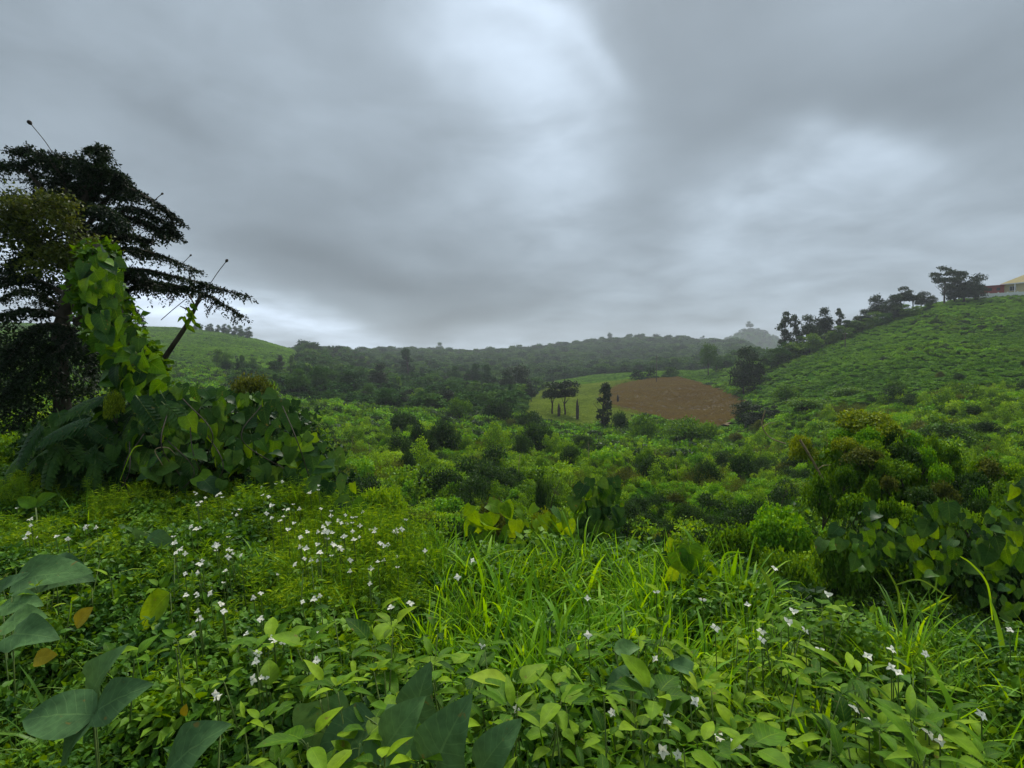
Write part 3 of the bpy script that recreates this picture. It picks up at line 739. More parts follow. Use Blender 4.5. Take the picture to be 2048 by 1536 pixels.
tree(1499, 642, 1328, 'round', 1.2, 'f', 'lone tree on top of the hazy pointed far hill', name='hill_top_tree')
for px_, tp, dd in ((1218, 664, 845), (1405, 670, 845), (598, 684, 395), (614, 684, 398)):
    tree(px_, tp, dd, 'bushy', .7, 'f', 'tree poking above the wooded skyline of the far ridge', 'trees breaking the far skyline', name='skyline_tree')
# wooded middle distance: prominent trees, then the crowd
for px_, tp, dd, kd, wd, lb in ((755, 724, 190, 'round', .9, 'big dark round tree in the left-centre wood'), (815, 700, 300, 'column', 1.5, 'tall narrow tree standing up behind the left-centre wood'),
        (1040, 728, 215, 'round', 1.0, 'dark tree at the right end of the central wood, beside the meadow'), (1012, 738, 200, 'round', 1.0, 'dark tree just left of the tree by the meadow edge'),
        (945, 726, 250, 'round', .9, 'tall tree in the middle of the central wood'), (975, 728, 245, 'round', .8, 'tree right of the tallest central wood tree'), (905, 730, 255, 'round', .9, 'tree left of the tallest central wood tree'),
        (640, 730, 150, 'round', 1.0, 'spreading tree at the left end of the wood above the vine mound'), (700, 742, 160, 'round', 1.0, 'tree between the spreading left tree and the big dark round tree'), (590, 735, 130, 'round', 1.1, 'bushy tree just above the top of the vine mound')):
    tree(px_, tp, dd, kd, wd, 'd' if px_ in (755, 1040, 1012) else 'f', lb, name='wood_tree')
for i in range(270):
    dd = random.uniform(125, 400); px_ = random.uniform(430, 1065)
    x = (px_ - 1024) / F * dd
    if cropmask(np.array([x]), np.array([dd]))[0] or any(m_[0] for m_ in fieldmask(np.array([x]), np.array([dd]))): continue
    hh = random.uniform(5, 10) * np.interp(dd, [120, 200, 400], [.55, .85, 1])
    z0 = tz(x, dd); tp = float(proj(np.array(x), np.array(dd), np.array(z0 + hh))[1])
    tree(px_, tp, dd, random.choice(['bushy', 'bushy', 'round', 'round', 'column']) if hh > 5 else 'round', random.uniform(.95, 1.35), random.choice('fffdm'),
         'green tree in the crowded wood of the middle distance', 'trees of the middle-distance wood', name='wood_tree')
# far forest as one mass
fv = [src('far_tree', crown('far_tree', k_, M_['forest'], s, 520, .10)) for k_, s in (('bushy', 81), ('bushy', 82), ('round', 83), ('bushy', 84))]
x, y, px = sector(42000, 230, 1050, 250, 1750, .35)
x2, y2, p2 = sector(3600, 125, 235, 470, 1045, .6); x = np.concatenate([x, x2]); y = np.concatenate([y, y2]); px = np.concatenate([px, p2])
b_, ye_, g_r = fieldmask(x, y); cm = cropmask(x, y)
k_ = ~b_ & ~ye_ & ~g_r & ~cm & ~((px < 600) & (y < 380) & (y > 180)) & ~((px > 1560) & (y < 300))
x, y = x[k_], y[k_]; P, Ro = place(x, y, 1.5, .05)
hh = rng.uniform(4.5, 9, len(x)) * np.interp(y, [120, 230, 400, 1000], [.45, .8, 1, 1.25]) * np.where(rng.random(len(x)) < .07, 1.45, 1)
s = np.stack([hh * 1.35, hh * 1.35, hh], -1)
scatter('distant_forest', P, s, Ro, fv, 'hazy forest covering the far ridge')
a_ = rng.uniform(0, 6.28, 2200); r_ = np.sqrt(rng.random(2200)) * 300
x = 618 + np.cos(a_) * r_; y = 1330 + np.sin(a_) * r_
P, Ro = place(x, y, 1.5, .05); hh = rng.uniform(5, 9, len(x))
scatter('far_hill_trees', P, np.stack([hh * 1.4, hh * 1.4, hh], -1), Ro, fv, 'faint tree cover on the hazy pointed far hill')

# ------------------------------------------------------------------ bushes
def bushmesh(name, mn, seed, n=2600, size=.07, tpl=T_WIDE, flat=.8):
    return clump(name, lobes(12, .62, .55, .34, seed, flat), n, size, M_[mn], tpl, .45, seed, stems=True)
BM = {}
def bush(px, py, rpx, d, mn='darkbush', label='', group=None, name='bush', hs=1.0, seed=None, lift=None, n=2600, size=.07):
    """py = picture height of the top of the bush"""
    key = (mn, random.randrange(3) if seed is None else seed, n, size)
    if key not in BM:
        BM[key] = bushmesh('foliage', mn, 100 + key[1], n, size)
    x = (px - 1024) / F * d; r = rpx / F * d
    zt = W(px, py, d).z; zb = tz(x, d)
    if lift: zb = zt - lift
    h = max(zt - zb, r * .6) * hs
    t = thing(name, (x, d, zt - h), label, 'bush', group, random.uniform(0, 6.28), (r, r, h / .95))
    child('foliage', BM[key], t)
    return t
BL = [(835, 838, 34, 52, 'darkbush', 'dark round bush in the bright scrub, left of centre valley'), (888, 832, 42, 55, 'darkbush', 'larger dark bush right of the left-of-centre dark bush'),
      (990, 785, 42, 105, 'darkbush', 'dark olive bush below the end of the central wood'), (922, 785, 36, 108, 'midbush', 'light green dome-shaped bush left of the dark olive bush'),
      (1078, 832, 45, 62, 'darkbush', 'dark bush below the pair of meadow trees'), (1085, 930, 24, 24, 'darkbush', 'small very dark bush standing up in the middle of the near scrub'),
      (1310, 898, 42, 40, 'darkbush', 'dark low bush in the bright cover below the brown field'), (1412, 912, 36, 38, 'darkbush', 'dark bush right of the low bush below the brown field'), (1488, 894, 30, 42, 'darkbush', 'dark bush near the gully mouth'),
      (812, 890, 26, 38, 'darkbush', 'small dark bush left of the near scrub'), (1290, 820, 44, 88, 'midbush', 'rounded bush at the left end of the hedge below the brown field'), (1365, 820, 60, 86, 'midbush', 'widest bush of the hedge below the brown field'),
      (1412, 832, 38, 84, 'midbush', 'right end bush of the hedge below the brown field'), (1240, 812, 22, 102, 'darkbush', 'small shadowy bush right of the columnar tree'), (1062, 812, 34, 98, 'darkbush', 'brownish bush at the lower left of the meadow'),
      (1132, 872, 30, 50, 'midbush', 'bush right of the dark one below the meadow trees'), (1830, 770, 45, 82, 'darkbush', 'dark bush on the lower right hillside'), (1965, 775, 60, 76, 'midbush', 'wide bush on the lower right hillside'),
      (1700, 770, 45, 92, 'midbush', 'brownish bush low on the right hillside'), (1860, 672, 26, 142, 'darkbush', 'dark bush in the middle of the bright crop hillside'), (1930, 728, 28, 110, 'darkbush', 'dark bush right of the middle of the crop hillside'),
      (1745, 742, 24, 118, 'darkbush', 'small dark bush on the left part of the crop hillside'), (1620, 790, 50, 84, 'midbush', 'broad bush left of the crop hillside, above the vine shrub'), (1575, 760, 34, 110, 'midbush', 'bush at the foot of the crop hillside, right of the tall dark tree'),
      (2030, 800, 60, 60, 'darkbush', 'dark bush at the right edge of the picture on the slope'), (1900, 838, 60, 45, 'midbush', 'bush under the dark slope bush at right'), (520, 735, 46, 60, 'midbush', 'olive bush above the vine mound top'),
      (1330, 748, 9, 208, 'darkbush', 'tiny dark bush at the foot of the utility pole'), (1312, 750, 8, 208, 'darkbush', 'tiny dark bush at the top edge of the brown field, left of its twin')]
for a_ in BL:
    bush(a_[0], a_[1], a_[2], a_[3], a_[4], a_[5], lift=1.3 if a_[2] < 10 else None)
for i in range(150):
    d = math.exp(random.uniform(math.log(15), math.log(100))); px_ = random.uniform(640, 2060)
    x = (px_ - 1024) / F * d
    if px_ > 1580 and d < 20: continue
    rr_ = random.uniform(.5, 1.3) * np.interp(d, [15, 100], [.6, 1.6]); hh = rr_ * random.uniform(.7, 1.15) + .5
    if any(m_[0] for m_ in fieldmask(np.array([x]), np.array([d]))): continue
    tp = float(proj(np.array(x), np.array(d), np.array(tz(x, d) + hh + .3))[1])
    bush(px_, tp, rr_ / d * F, d, random.choice(['darkbush', 'midbush', 'cover', 'cover2', 'cover', 'olive']), 'rounded bush rising out of the bright green valley scrub', 'bushes in the valley scrub')

for i in range(16):
    d = math.exp(random.uniform(math.log(13), math.log(55))); px_ = random.uniform(700, 1560); x = (px_ - 1024) / F * d; hh = random.uniform(1.3, 2.4) * (d / 30) ** .3
    t = thing('bare_sapling', (x, d, tz(x, d)), 'bare twiggy stem', 'sapling', 'bare stems in the valley scrub', random.uniform(0, 6.28))
    p1 = (random.gauss(0, .12), random.gauss(0, .1), hh * .55); p2 = (p1[0] * 2 + random.gauss(0, .15), p1[1] * 2, hh)
    child('stem', Build().tube([(0, 0, -.1), p1, p2], [.028, .020, .008], 5).mesh('stem', [M_['drystem'] if i % 2 else M_['bark']]), t)
    for k in range(4):
        b0 = Vector(p1).lerp(Vector(p2), random.uniform(0, .8)); a = random.uniform(0, 6.28)
        child('twig', Build().tube([b0, b0 + Vector((math.cos(a) * .18, math.sin(a) * .18, .2)), b0 + Vector((math.cos(a) * .3, math.sin(a) * .3, .5))], [.010, .007, .003], 4).mesh('twig', [M_['drystem'] if i % 2 else M_['bark']]), t)

# ------------------------------------------------------------------ buildings on the right hill
def mslab(name, c, c2=None, rough=.8, scale=4, **k): return plainmat(name, c, c2, rough, scale, .15, .01, **k)
M_['cream'] = mslab('cream_wall', (.48, .42, .22), (.58, .52, .30)); M_['yroof'] = mslab('yellow_tile_roof', (.27, .22, .09), (.36, .30, .12)); M_['white'] = mslab('white_paint', (.70, .71, .70), (.78, .78, .77))
M_['redwall'] = mslab('red_paint', (.22, .035, .03), (.28, .05, .04)); M_['redroof'] = mslab('red_metal_roof', (.28, .04, .035), (.34, .07, .05)); M_['glass'] = mslab('window_glass', (.02, .025, .03), None, .1); M_['wood'] = mslab('dark_door', (.10, .045, .02))
D = 208.0; u = D / F
def bx(name, lo, hi, mat, par): return child(name, Build().box(lo, hi).mesh(name, [M_[mat]], False), par)
gz = W(2020, 585, D).z
hx = W(2013, 585, D).x
h = thing('yellow_house', (W(2008, 585, D).x, D, gz - 1.6), 'cream house with hipped yellow roof at the right edge of the hilltop', 'house', None, -.77)
bx('wall', (0, 0, 0), (20, 12, 4.9), 'cream', h)
bx('plinth', (-.3, -.3, -3), (20.3, -.003, 1.3), 'white', h)
rb_ = Build(); rb_.add([(-1.2, -1.2, 4.7), (21.2, -1.2, 4.7), (21.2, 13.2, 4.7), (-1.2, 13.2, 4.7), (-1.2, -1.2, 4.95), (21.2, -1.2, 4.95), (21.2, 13.2, 4.95), (-1.2, 13.2, 4.95), (7.5, 6, 9.6), (12.5, 6, 9.6)],
    [(0, 3, 2, 1), (0, 1, 5, 4), (1, 2, 6, 5), (2, 3, 7, 6), (3, 0, 4, 7), (4, 5, 9, 8), (5, 6, 9), (6, 7, 8, 9), (7, 4, 8)])
rf = child('roof', rb_.mesh('roof', [M_['yroof']], False), h)
bx('fascia', (-1.25, -1.25, 4.6), (21.25, -1.203, 5.0), 'white', h)
fin = child('finial', Build().tube([(7.5, 6, 9.5), (7.5, 6, 10.3)], [.15, .05], 6).mesh('finial', [M_['yroof']]), h)
for i in range(4):
    wx = 1.6 + i * 4.8
    if i == 1:
        dr = bx('door', (wx, -.05, 1.32), (wx + 1.3, -.004, 3.9), 'wood', h); bx('handle', (wx + 1.05, -.11, 2.5), (wx + 1.12, -.053, 2.7), 'white', dr)
    else:
        w_ = bx('window', (wx, -.03, 2.1), (wx + 1.8, -.004, 3.8), 'glass', h)
        fb = Build(); fb.box((wx - .1, -.09, 2.0), (wx + 1.9, -.033, 2.1)); fb.box((wx - .1, -.09, 3.8), (wx + 1.9, -.033, 3.9)); fb.box((wx - .1, -.09, 2.103), (wx, -.033, 3.797)); fb.box((wx + 1.8, -.09, 2.103), (wx + 1.9, -.033, 3.797)); fb.box((wx + .87, -.085, 2.103), (wx + .93, -.033, 3.797))
        child('frame', fb.mesh('frame', [M_['white']], False), w_)
for i in range(6):
    child('column', Build().tube([(-1 + i * 4.1, -1, 0), (-1 + i * 4.1, -1, 4.68)], .17, 8).mesh('column', [M_['white']]), h)
hx2 = W(1962, 585, D).x
r2_ = thing('red_building', (hx2, D + 2, gz - .6), 'long low red building with red roof between the big tree and the cream house', 'building', None, -.60)
bx('wall', (0, 0, 0), (8.3, 6, 3.1), 'redwall', r2_)
rb_ = Build(); rb_.add([(-.5, -.8, 3.1), (8.6, -.8, 3.1), (8.6, 6.5, 3.1), (-.5, 6.5, 3.1), (-.5, -.8, 3.25), (8.6, -.8, 3.25), (8.6, 6.5, 4.0), (-.5, 6.5, 4.0)], [(0, 3, 2, 1), (4, 5, 6, 7), (0, 1, 5, 4), (1, 2, 6, 5), (2, 3, 7, 6), (3, 0, 4, 7)])
child('roof', rb_.mesh('roof', [M_['redroof']], False), r2_)
for i in range(3):
    bx('window', (1 + i * 2.5, -.04, 1.2), (2.1 + i * 2.5, -.004, 2.3), 'glass', r2_)
bw = thing('boundary_wall', (W(1958, 588, D - 4).x, D - 4, W(1958, 590, D - 4).z - .8), 'low white boundary wall in front of the hilltop buildings', 'wall', None, -.5)
bx('wall_panel', (0, 0, -2), (22, .25, 1.2), 'white', bw)
for i in range(8): bx('post', (i * 2.8, -.08, -2), (i * 2.8 + .35, .33, 1.5), 'white', bw)
sh = thing('white_hut', (W(1752, 616, 200).x, 200, W(1752, 618, 200).z - 1.5), 'tiny white hut glimpsed between the ridge trees', 'hut')
bx('wall', (0, 0, 0), (2.8, 2, 2.2), 'white', sh); bx('roof', (-.2, -.2, 2.2), (3, 2.2, 2.4), 'white', sh)
# utility poles
def pole(px, top, d, label, wires=True):
    x = (px - 1024) / F * d; zb = tz(x, d); hgt = W(px, top, d).z - zb
    t = thing('utility_pole', (x, d, zb), label, 'pole', 'poles in the valley')
    child('post', Build().tube([(0, 0, -.3), (0, 0, hgt)], [.16, .11], 7).mesh('post', [M_['bark']]), t)
    if wires:
        ar = bx('crossarm', (-.8, -.06, hgt - .7), (.8, .06, hgt - .55), 'wood', t)
        for k in (-.7, 0.3, .7): child('insulator', Build().tube([(k, 0, hgt - .55), (k, 0, hgt - .35)], .05, 6).mesh('insulator', [M_['white']]), ar)
pole(1313, 711, 214, 'thin utility pole at the top edge of the brown field'); pole(1689, 664, 165, 'short dark pole on the left part of the crop hillside')
# dead trunks on the meadow
for px_, tp, bs, lb in ((1155, 797, 826, 'short dark dead trunk alone on the meadow, between the tree pair and the columnar tree'), (1118, 806, 832, 'dark stump between the trunks of the meadow tree pair'), (1236, 777, 782, 'short dark stump at the left edge of the brown field')):
    d = 125 if px_ != 1236 else 165
    x = (px_ - 1024) / F * d; zb = tz(x, d); hh = max(W(px_, tp, d).z - zb, .9) * (.6 if px_ == 1236 else 1)
    t = thing('dead_trunk', (x, d, zb), lb, 'tree trunk')
    child('trunk', Build().tube([(0, 0, -.2), (.03, 0, hh * .5), (-.05, 0, hh * .8), (.02, 0, hh)], [.36, .42, .25, .06], 7).mesh('trunk', [M_['bark']]), t)
    child('branch', Build().tube([(0, 0, hh * .5), (.35, 0, hh * .62), (.55, .1, hh * .85)], [.1, .06, .02], 5).mesh('branch', [M_['bark']]), t)

# ------------------------------------------------------------------ dark feathery tree at the left
TD = 11.0
def polyW(pts, d=TD, dj=0): return [W(p[0], p[1], d + (p[2] if len(p) > 2 else 0)) for p in pts]
def smooth(pts, n=10):
    pts = [Vector(p) for p in pts]; out = []
    P_ = [pts[0] * 2 - pts[1]] + pts + [pts[-1] * 2 - pts[-2]]
    for i in range(1, len(P_) - 2):
        for k in range(n):
            t = k / n; a, b, c, d = P_[i - 1], P_[i], P_[i + 1], P_[i + 2]
            out.append(.5 * ((2 * b) + (-a + c) * t + (2 * a - 5 * b + 4 * c - d) * t * t + (-a + 3 * b - 3 * c + d) * t ** 3))
    out.append(pts[-1]); return out
base = W(135, 760, TD); base.z = tz(base.x, base.y) - .1
ht = thing('feathery_tree', base, 'large dark feathery tree with drooping tiers of branches at the left edge', 'tree')
inv_ = Matrix.Translation(-base)
def loc(pts): return [p - base for p in pts]
tr = Build().tube(loc(smooth([base, W(120, 700, TD), W(145, 560, TD), W(150, 450, TD + .3), W(165, 340, TD)])), list(np.linspace(.19, .03, 41)), 8)
child('trunk', tr.mesh('trunk', [M_['bark']]), ht)
BR = [[(150, 450), (140, 370), (112, 328), (55, 322)], [(155, 430), (165, 350), (150, 322), (115, 312)], [(155, 440), (190, 360), (225, 345), (262, 372)], [(150, 590), (215, 500), (250, 470), (300, 480)], [(155, 640), (215, 560), (265, 540), (310, 570)], [(150, 470), (120, 350), (70, 305), (28, 300)], [(155, 440), (185, 340), (205, 305), (180, 296)], [(155, 450), (215, 350), (245, 372), (252, 395)], [(150, 480), (60, 350), (0, 332), (-90, 350)],
      [(155, 480), (235, 380), (310, 405), (357, 440)], [(160, 500), (250, 420), (320, 440), (358, 472)], [(150, 520), (240, 440), (300, 450), (330, 468)],
      [(155, 600), (230, 505), (300, 505), (395, 540)], [(155, 640), (250, 545), (360, 556), (490, 590)], [(160, 650), (280, 570), (400, 585), (482, 630)], [(150, 650), (240, 560), (330, 575), (420, 570)],
      [(150, 560), (60, 470), (-20, 450), (-120, 480)], [(150, 600), (70, 560), (-10, 560), (-110, 590)], [(150, 640), (60, 620), (-20, 640), (-120, 680)], [(150, 540, 1), (200, 470, 1.4), (260, 470, 1.8), (300, 500, 2)],
      [(150, 620, .5), (210, 570, 1), (250, 600, 1.3), (280, 640, 1.6)], [(150, 660), (90, 650, -.8), (40, 690, -1.2), (0, 740, -1.5)], [(150, 430), (110, 390, -.6), (70, 395, -1.2), (40, 420, -1.5)], [(150, 560), (110, 500, -.8), (60, 500, -1.4), (20, 540, -1.8)],
      [(150, 500), (170, 420, -.6), (215, 420, -1.0), (250, 450, -1.2)], [(150, 640, .3), (100, 600, 1), (50, 580, 1.6), (0, 600, 2)], [(150, 480), (120, 410, 1), (70, 400, 1.5), (10, 395, 2)],
      [(150, 660), (120, 700, -1), (60, 740, -1.3), (20, 780, -1.5)], [(140, 690), (160, 690, .6), (180, 720, .9), (190, 760, 1)]]
fb = Build(); g = np.random.default_rng(5)
for i, br in enumerate(BR):
    pts = smooth([W(p[0], p[1], TD + (p[2] if len(p) > 2 else g.uniform(-.3, .3) * (k > 0))) for k, p in enumerate(br)], 9)
    child('branch', Build().tube(loc(pts), list(np.linspace(.06, .008, len(pts))), 5).mesh('branch', [M_['bark']]), ht)
    n = len(pts)
    for k in range(4, n):
        fr = k / (n - 1)
        for s in range(6):
            # side spray: thin twig outwards and drooping, with paired leaflets
            a = g.uniform(0, 6.28); ln = g.uniform(.14, .55) * (1.15 - .75 * fr)
            axis = (pts[k] - pts[k - 1]).normalized()
            out_ = (Vector((math.cos(a), math.sin(a), g.uniform(-.25, .28))) + axis * .8).normalized()
            p0 = pts[k] - base; nn = int(ln / .028)
            tt = np.linspace(.08, 1, max(nn, 3))
            P3 = np.array([tuple(p0 + out_ * (ln * t) + Vector((0, 0, -ln * .5 * t * t))) for t in tt])
            P3 = np.repeat(P3, 3, 0) + g.normal(0, .018, (len(P3) * 3, 3))
            dr = g.normal(0, .6, P3.shape) + np.array(out_) * .5 + np.array([0, 0, -.35])
            nm = g.normal(0, .4, P3.shape) + np.array([0, 0, 1])
            fb.leaves(T_DIA, P3, dr, nm, g.uniform(.035, .080, len(P3)), np.clip(g.normal(.45, .22, len(P3)), 0, 1))
child('crown', fb.mesh('crown', [M_['herotree']], False), ht, kind='stuff')
# dark inner foliage, low in the tree
lo = []
for px_, py_, r_, dz in ((40, 560, 75, .6), (110, 500, 80, .6), (140, 600, 60, .8), (20, 720, 95, 0), (100, 720, 70, .3), (-80, 720, 120, 0), (170, 480, 60, .8), (30, 460, 60, .5), (60, 790, 80, 0), (-40, 820, 100, -.3), (150, 420, 60, .8), (120, 380, 50, .8), (0, 400, 40, .6), (135, 790, 80, -.4), (185, 720, 45, .2), (60, 860, 80, -.3), (130, 700, 60, -.6)):
    c = W(px_, py_, TD + dz) - base; r_ = r_ / F * TD; lo.append((c.x, c.y, c.z, r_, r_, r_ * .8))
child('inner_foliage', clump('inner_foliage', lo, 17000, .085, M_['herotree'], T_DIA, .3, 9, hollow=.1), ht, kind='stuff')
# seed pods on long stalks
def podstalk(pts, label, d, s, r=.008):
    P_ = smooth([W(a, b, d) for a, b in pts], 6)
    b0 = P_[0]
    t = thing('seed_pod_stalk', b0, label, 'seed pod', 'seed pods on long stalks')
    child('stalk', Build().tube([p - b0 for p in P_], r, 5).mesh('stalk', [M_['bark']]), t)
    ax = (P_[-1] - P_[-2]).normalized(); c = P_[-1] - b0
    prof = [(-.6, .10), (-.35, .30), (0, .48), (.35, .50), (.6, .36), (.8, .12)]
    child('pod', Build().tube([c + ax * (s * a) for a, _ in prof], [s * q_ for _, q_ in prof], 9).mesh('pod', [M_['bark']]), t)
podstalk([(105, 305), (88, 280), (60, 246)], 'long curved stalk with a big dark pod above the tree top', TD - .2, .085)
podstalk([(302, 408), (314, 396), (324, 388)], 'short stalk with a small pod above the middle branches', TD, .045)
podstalk([(422, 565), (436, 544), (453, 522)], 'straight stalk with a dark pod above the lowest branch tip', TD, .06)
podstalk([(362, 530), (372, 520), (381, 511)], 'tiny stalk with a split pod on the middle-low branch', TD, .04, .006)
podstalk([(322, 640), (345, 620), (372, 598)], 'thin bare stalk sloping below the lowest branch', TD - .3, .02, .008)
# olive creeper lump hanging over the front of the tree
lo = []
for px_, py_, r_ in ((60, 430, 55), (110, 460, 50), (40, 490, 55), (140, 520, 45), (90, 540, 50), (20, 440, 40), (170, 560, 35), (200, 500, 30), (120, 410, 30)):
    c = W(px_, py_, TD - 1.7); lo.append((c.x, c.y, c.z, r_ / F * TD, .35, r_ / F * TD * .8))
c0 = np.array(lo)[:, :3].mean(0)
lo = [(a[0] - c0[0], a[1] - c0[1], a[2] - c0[2], *a[3:]) for a in lo]
cre = thing('creeper', c0, 'olive and brown creeper draped over the front of the dark feathery tree', 'creeper')
child('foliage', clump('foliage', lo, 6500, .07, M_['olive'], T_DIA, .35, 14, hollow=.2), cre, kind='stuff')

# ------------------------------------------------------------------ vine leaves (each a piece)
def leafme(name, mat, width, shape, seed, **k):
    tv, tf, tu = leaf_tpl(width, shape, seed=seed, **k)
    b = Build(); b.add(tv, tf, .5, 0, tu)
    b.tube([(0, 0, 0), (0, -.10, -.02), (0, -.25, -.10)], .008, 4, .5, 1)
    return b.mesh(name, [mat, M_['stem']])
VL = [leafme('leaf', M_['vine'], .46, 'heart', s, droop=.22 + .05 * s, fold=.10, notch=.10, wav=.10) for s in range(3)]
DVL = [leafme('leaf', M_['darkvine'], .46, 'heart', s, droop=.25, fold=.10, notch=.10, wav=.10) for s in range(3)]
LM = [leafme('leaf', M_['leafy'], w_, 'lance', s, droop=.32, fold=.16, wav=.08) for s, w_ in enumerate((.20, .24, .28))]
LO = [leafme('leaf', M_['leafy'], w_, 'ovate', s, droop=.25, fold=.14, wav=.12) for s, w_ in enumerate((.32, .36))]
BLV = [leafme('leaf', M_['broad'], w_, sh_, s, droop=.34, fold=.12, wav=.22, notch=.06, nl=10) for s, (w_, sh_) in enumerate(((.36, 'ovate'), (.42, 'heart'), (.30, 'ovate')))]
M_['ylv'] = leafmat('yellow_green_weed_leaves', (.07, .14, .008), (.15, .27, .012), (.29, .41, .02), noise=.3, nscale=2, rnd=.8, veins=True, rough=.6, spec=.1, trans=.36)
LY = [leafme('leaf', M_['ylv'], w_, sh_, 7 + s, droop=.3, fold=.16, wav=.12) for s, (w_, sh_) in enumerate(((.22, 'lance'), (.33, 'ovate')))]
LS = [leafme('leaf', M_['leafy'], w_, 'lance', 9 + s, droop=.45, fold=.2, wav=.16) for s, w_ in enumerate((.13, .16))]
YLF = leafme('leaf', M_['yellowleaf'], .38, 'ovate', 4, droop=.2, fold=.1, wav=.1)
LYV = [leafme('leaf', leafmat('yellowish_vine_leaves', (.07, .15, .01), (.15, .29, .014), (.28, .42, .02), noise=.2, nscale=2, rnd=.8, veins=True, spec=.1, trans=.4), .42, 'heart', 5, droop=.3, fold=.1, notch=.08, wav=.12)] * 2
def orient(pos, dr, nm, s, base=Vector((0, 0, 0)), sx=1.0):
    y = Vector(dr).normalized(); x = y.cross(Vector(nm)); x = x.normalized() if x.length > 1e-4 else Vector((1, 0, 0)); z = x.cross(y)
    m = Matrix((x * s * sx, y * s, z * s)).transposed().to_4x4(); m.translation = Vector(pos) - base
    return m
def imgdir(deg, toward=0.0):
    a = R(deg); return (RIGHT * math.cos(a) + UP * math.sin(a) - FWD * toward).normalized()
def vine(name, label, poly, n, dfun, size, meshes, base_pt, cat='vine', downish=-90, spread=45, mixy=.0, bias=.45):
    t = thing(name, base_pt, label, cat)
    xs = [p[0] for p in poly]; ys = [p[1] for p in poly]; k = 0; tries = 0; taken = []
    while k < n and tries < 40000:
        tries += 1
        px_, py_ = random.uniform(min(xs), max(xs)), random.uniform(min(ys), max(ys))
        if not inpoly(np.array([px_]), np.array([py_]), poly)[0]: continue
        s = random.uniform(*size)
        md_ = 16 * min(1, tries and 1)
        if any(abs(px_ - a) < md_ and abs(py_ - b) < md_ * .8 for a, b in taken) and random.random() < .85: continue
        taken.append((px_, py_))
        d = dfun(px_, py_) + random.uniform(-.25, .25)
        nm = (-FWD * .6 + Vector((random.gauss(0, .5), random.gauss(0, .3), bias + .15 + random.gauss(0, .4)))).normalized()
        dr = imgdir(downish + random.gauss(0, spread), .25)
        child('leaf', random.choice(meshes), t, orient(W(px_, py_, d), dr, nm, s, Vector(base_pt)))
        k += 1
    return t
P_MOUND = [(215, 800), (250, 772), (330, 758), (400, 775), (480, 778), (560, 778), (600, 800), (640, 870), (700, 935), (740, 1010), (640, 1015), (540, 990), (430, 965), (330, 950), (240, 930), (180, 880)]
def dmound(px_, py_): return 6.0 - .9 * math.sin(max(0, min(1, (px_ - 100) / 620)) * math.pi) + (960 - py_) / 200 * .55 - max(0, px_ - 590) / 120 * 1.25
mb = Vector((W(430, 980, 5.6).x, 5.6, 0))
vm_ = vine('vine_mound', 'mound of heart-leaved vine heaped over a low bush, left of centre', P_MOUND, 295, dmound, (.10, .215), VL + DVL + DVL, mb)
lo = []
for px_, py_, r_, dd in ((260, 880, 90, .5), (360, 860, 95, .5), (460, 870, 95, .5), (550, 880, 90, .6), (610, 930, 70, .6), (660, 985, 50, .5), (300, 930, 90, .2), (430, 940, 90, .2), (550, 950, 80, .3), (180, 890, 70, .7), (120, 900, 60, .8)):
    c = W(px_, py_, 5.9 + dd) - mb; r_ = r_ / F * 6.2; lo.append((c.x, c.y, c.z, r_, .5, r_ * .85))
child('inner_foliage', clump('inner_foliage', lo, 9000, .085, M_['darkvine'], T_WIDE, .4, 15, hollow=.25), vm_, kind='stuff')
for cc in range(9):
    a0 = random.uniform(240, 640); y0 = random.uniform(790, 900)
    child('stem', Build().tube([p - mb for p in smooth([W(a0, y0, 5.3), W(a0 + random.uniform(-60, 60), y0 + 70, 5.0), W(a0 + random.uniform(-60, 80), y0 + 140, 5.3)], 6)], .005, 5).mesh('stem', [M_['bark']]), vm_)
# tall vine-wrapped stump
P_COL = [(172, 500), (215, 490), (240, 560), (250, 620), (285, 680), (312, 740), (322, 775), (240, 775), (215, 720), (176, 640), (160, 570)]
cb = Vector((W(270, 900, 6.3).x, 6.3, 0))
vc = vine('vine_column', 'tall leaning stump wrapped in large yellow-green heart-shaped leaves, in front of the dark tree', P_COL, 105, lambda a, b: 5.9, (.10, .24), VL + VL + DVL, cb, bias=.5)
child('trunk', Build().tube([p - cb for p in smooth([W(290, 930, 6.3), W(280, 780, 6.3), W(240, 650, 6.3), W(200, 540, 6.3), W(195, 490, 6.3)], 6)], list(np.linspace(.12, .05, 25)), 8).mesh('trunk', [M_['bark']]), vc)
lo = []
for px_, py_, r_ in ((195, 520, 36), (190, 570, 42), (200, 620, 50), (230, 670, 50), (262, 720, 52), (285, 765, 50)):
    c = W(px_, py_, 6.35) - cb; r_ = r_ / F * 6.3; lo.append((c.x, c.y, c.z, r_, r_, r_))
child('inner_foliage', clump('inner_foliage', lo, 2600, .09, M_['midbush'], T_WIDE, .4, 16, hollow=.3), vc, kind='stuff')
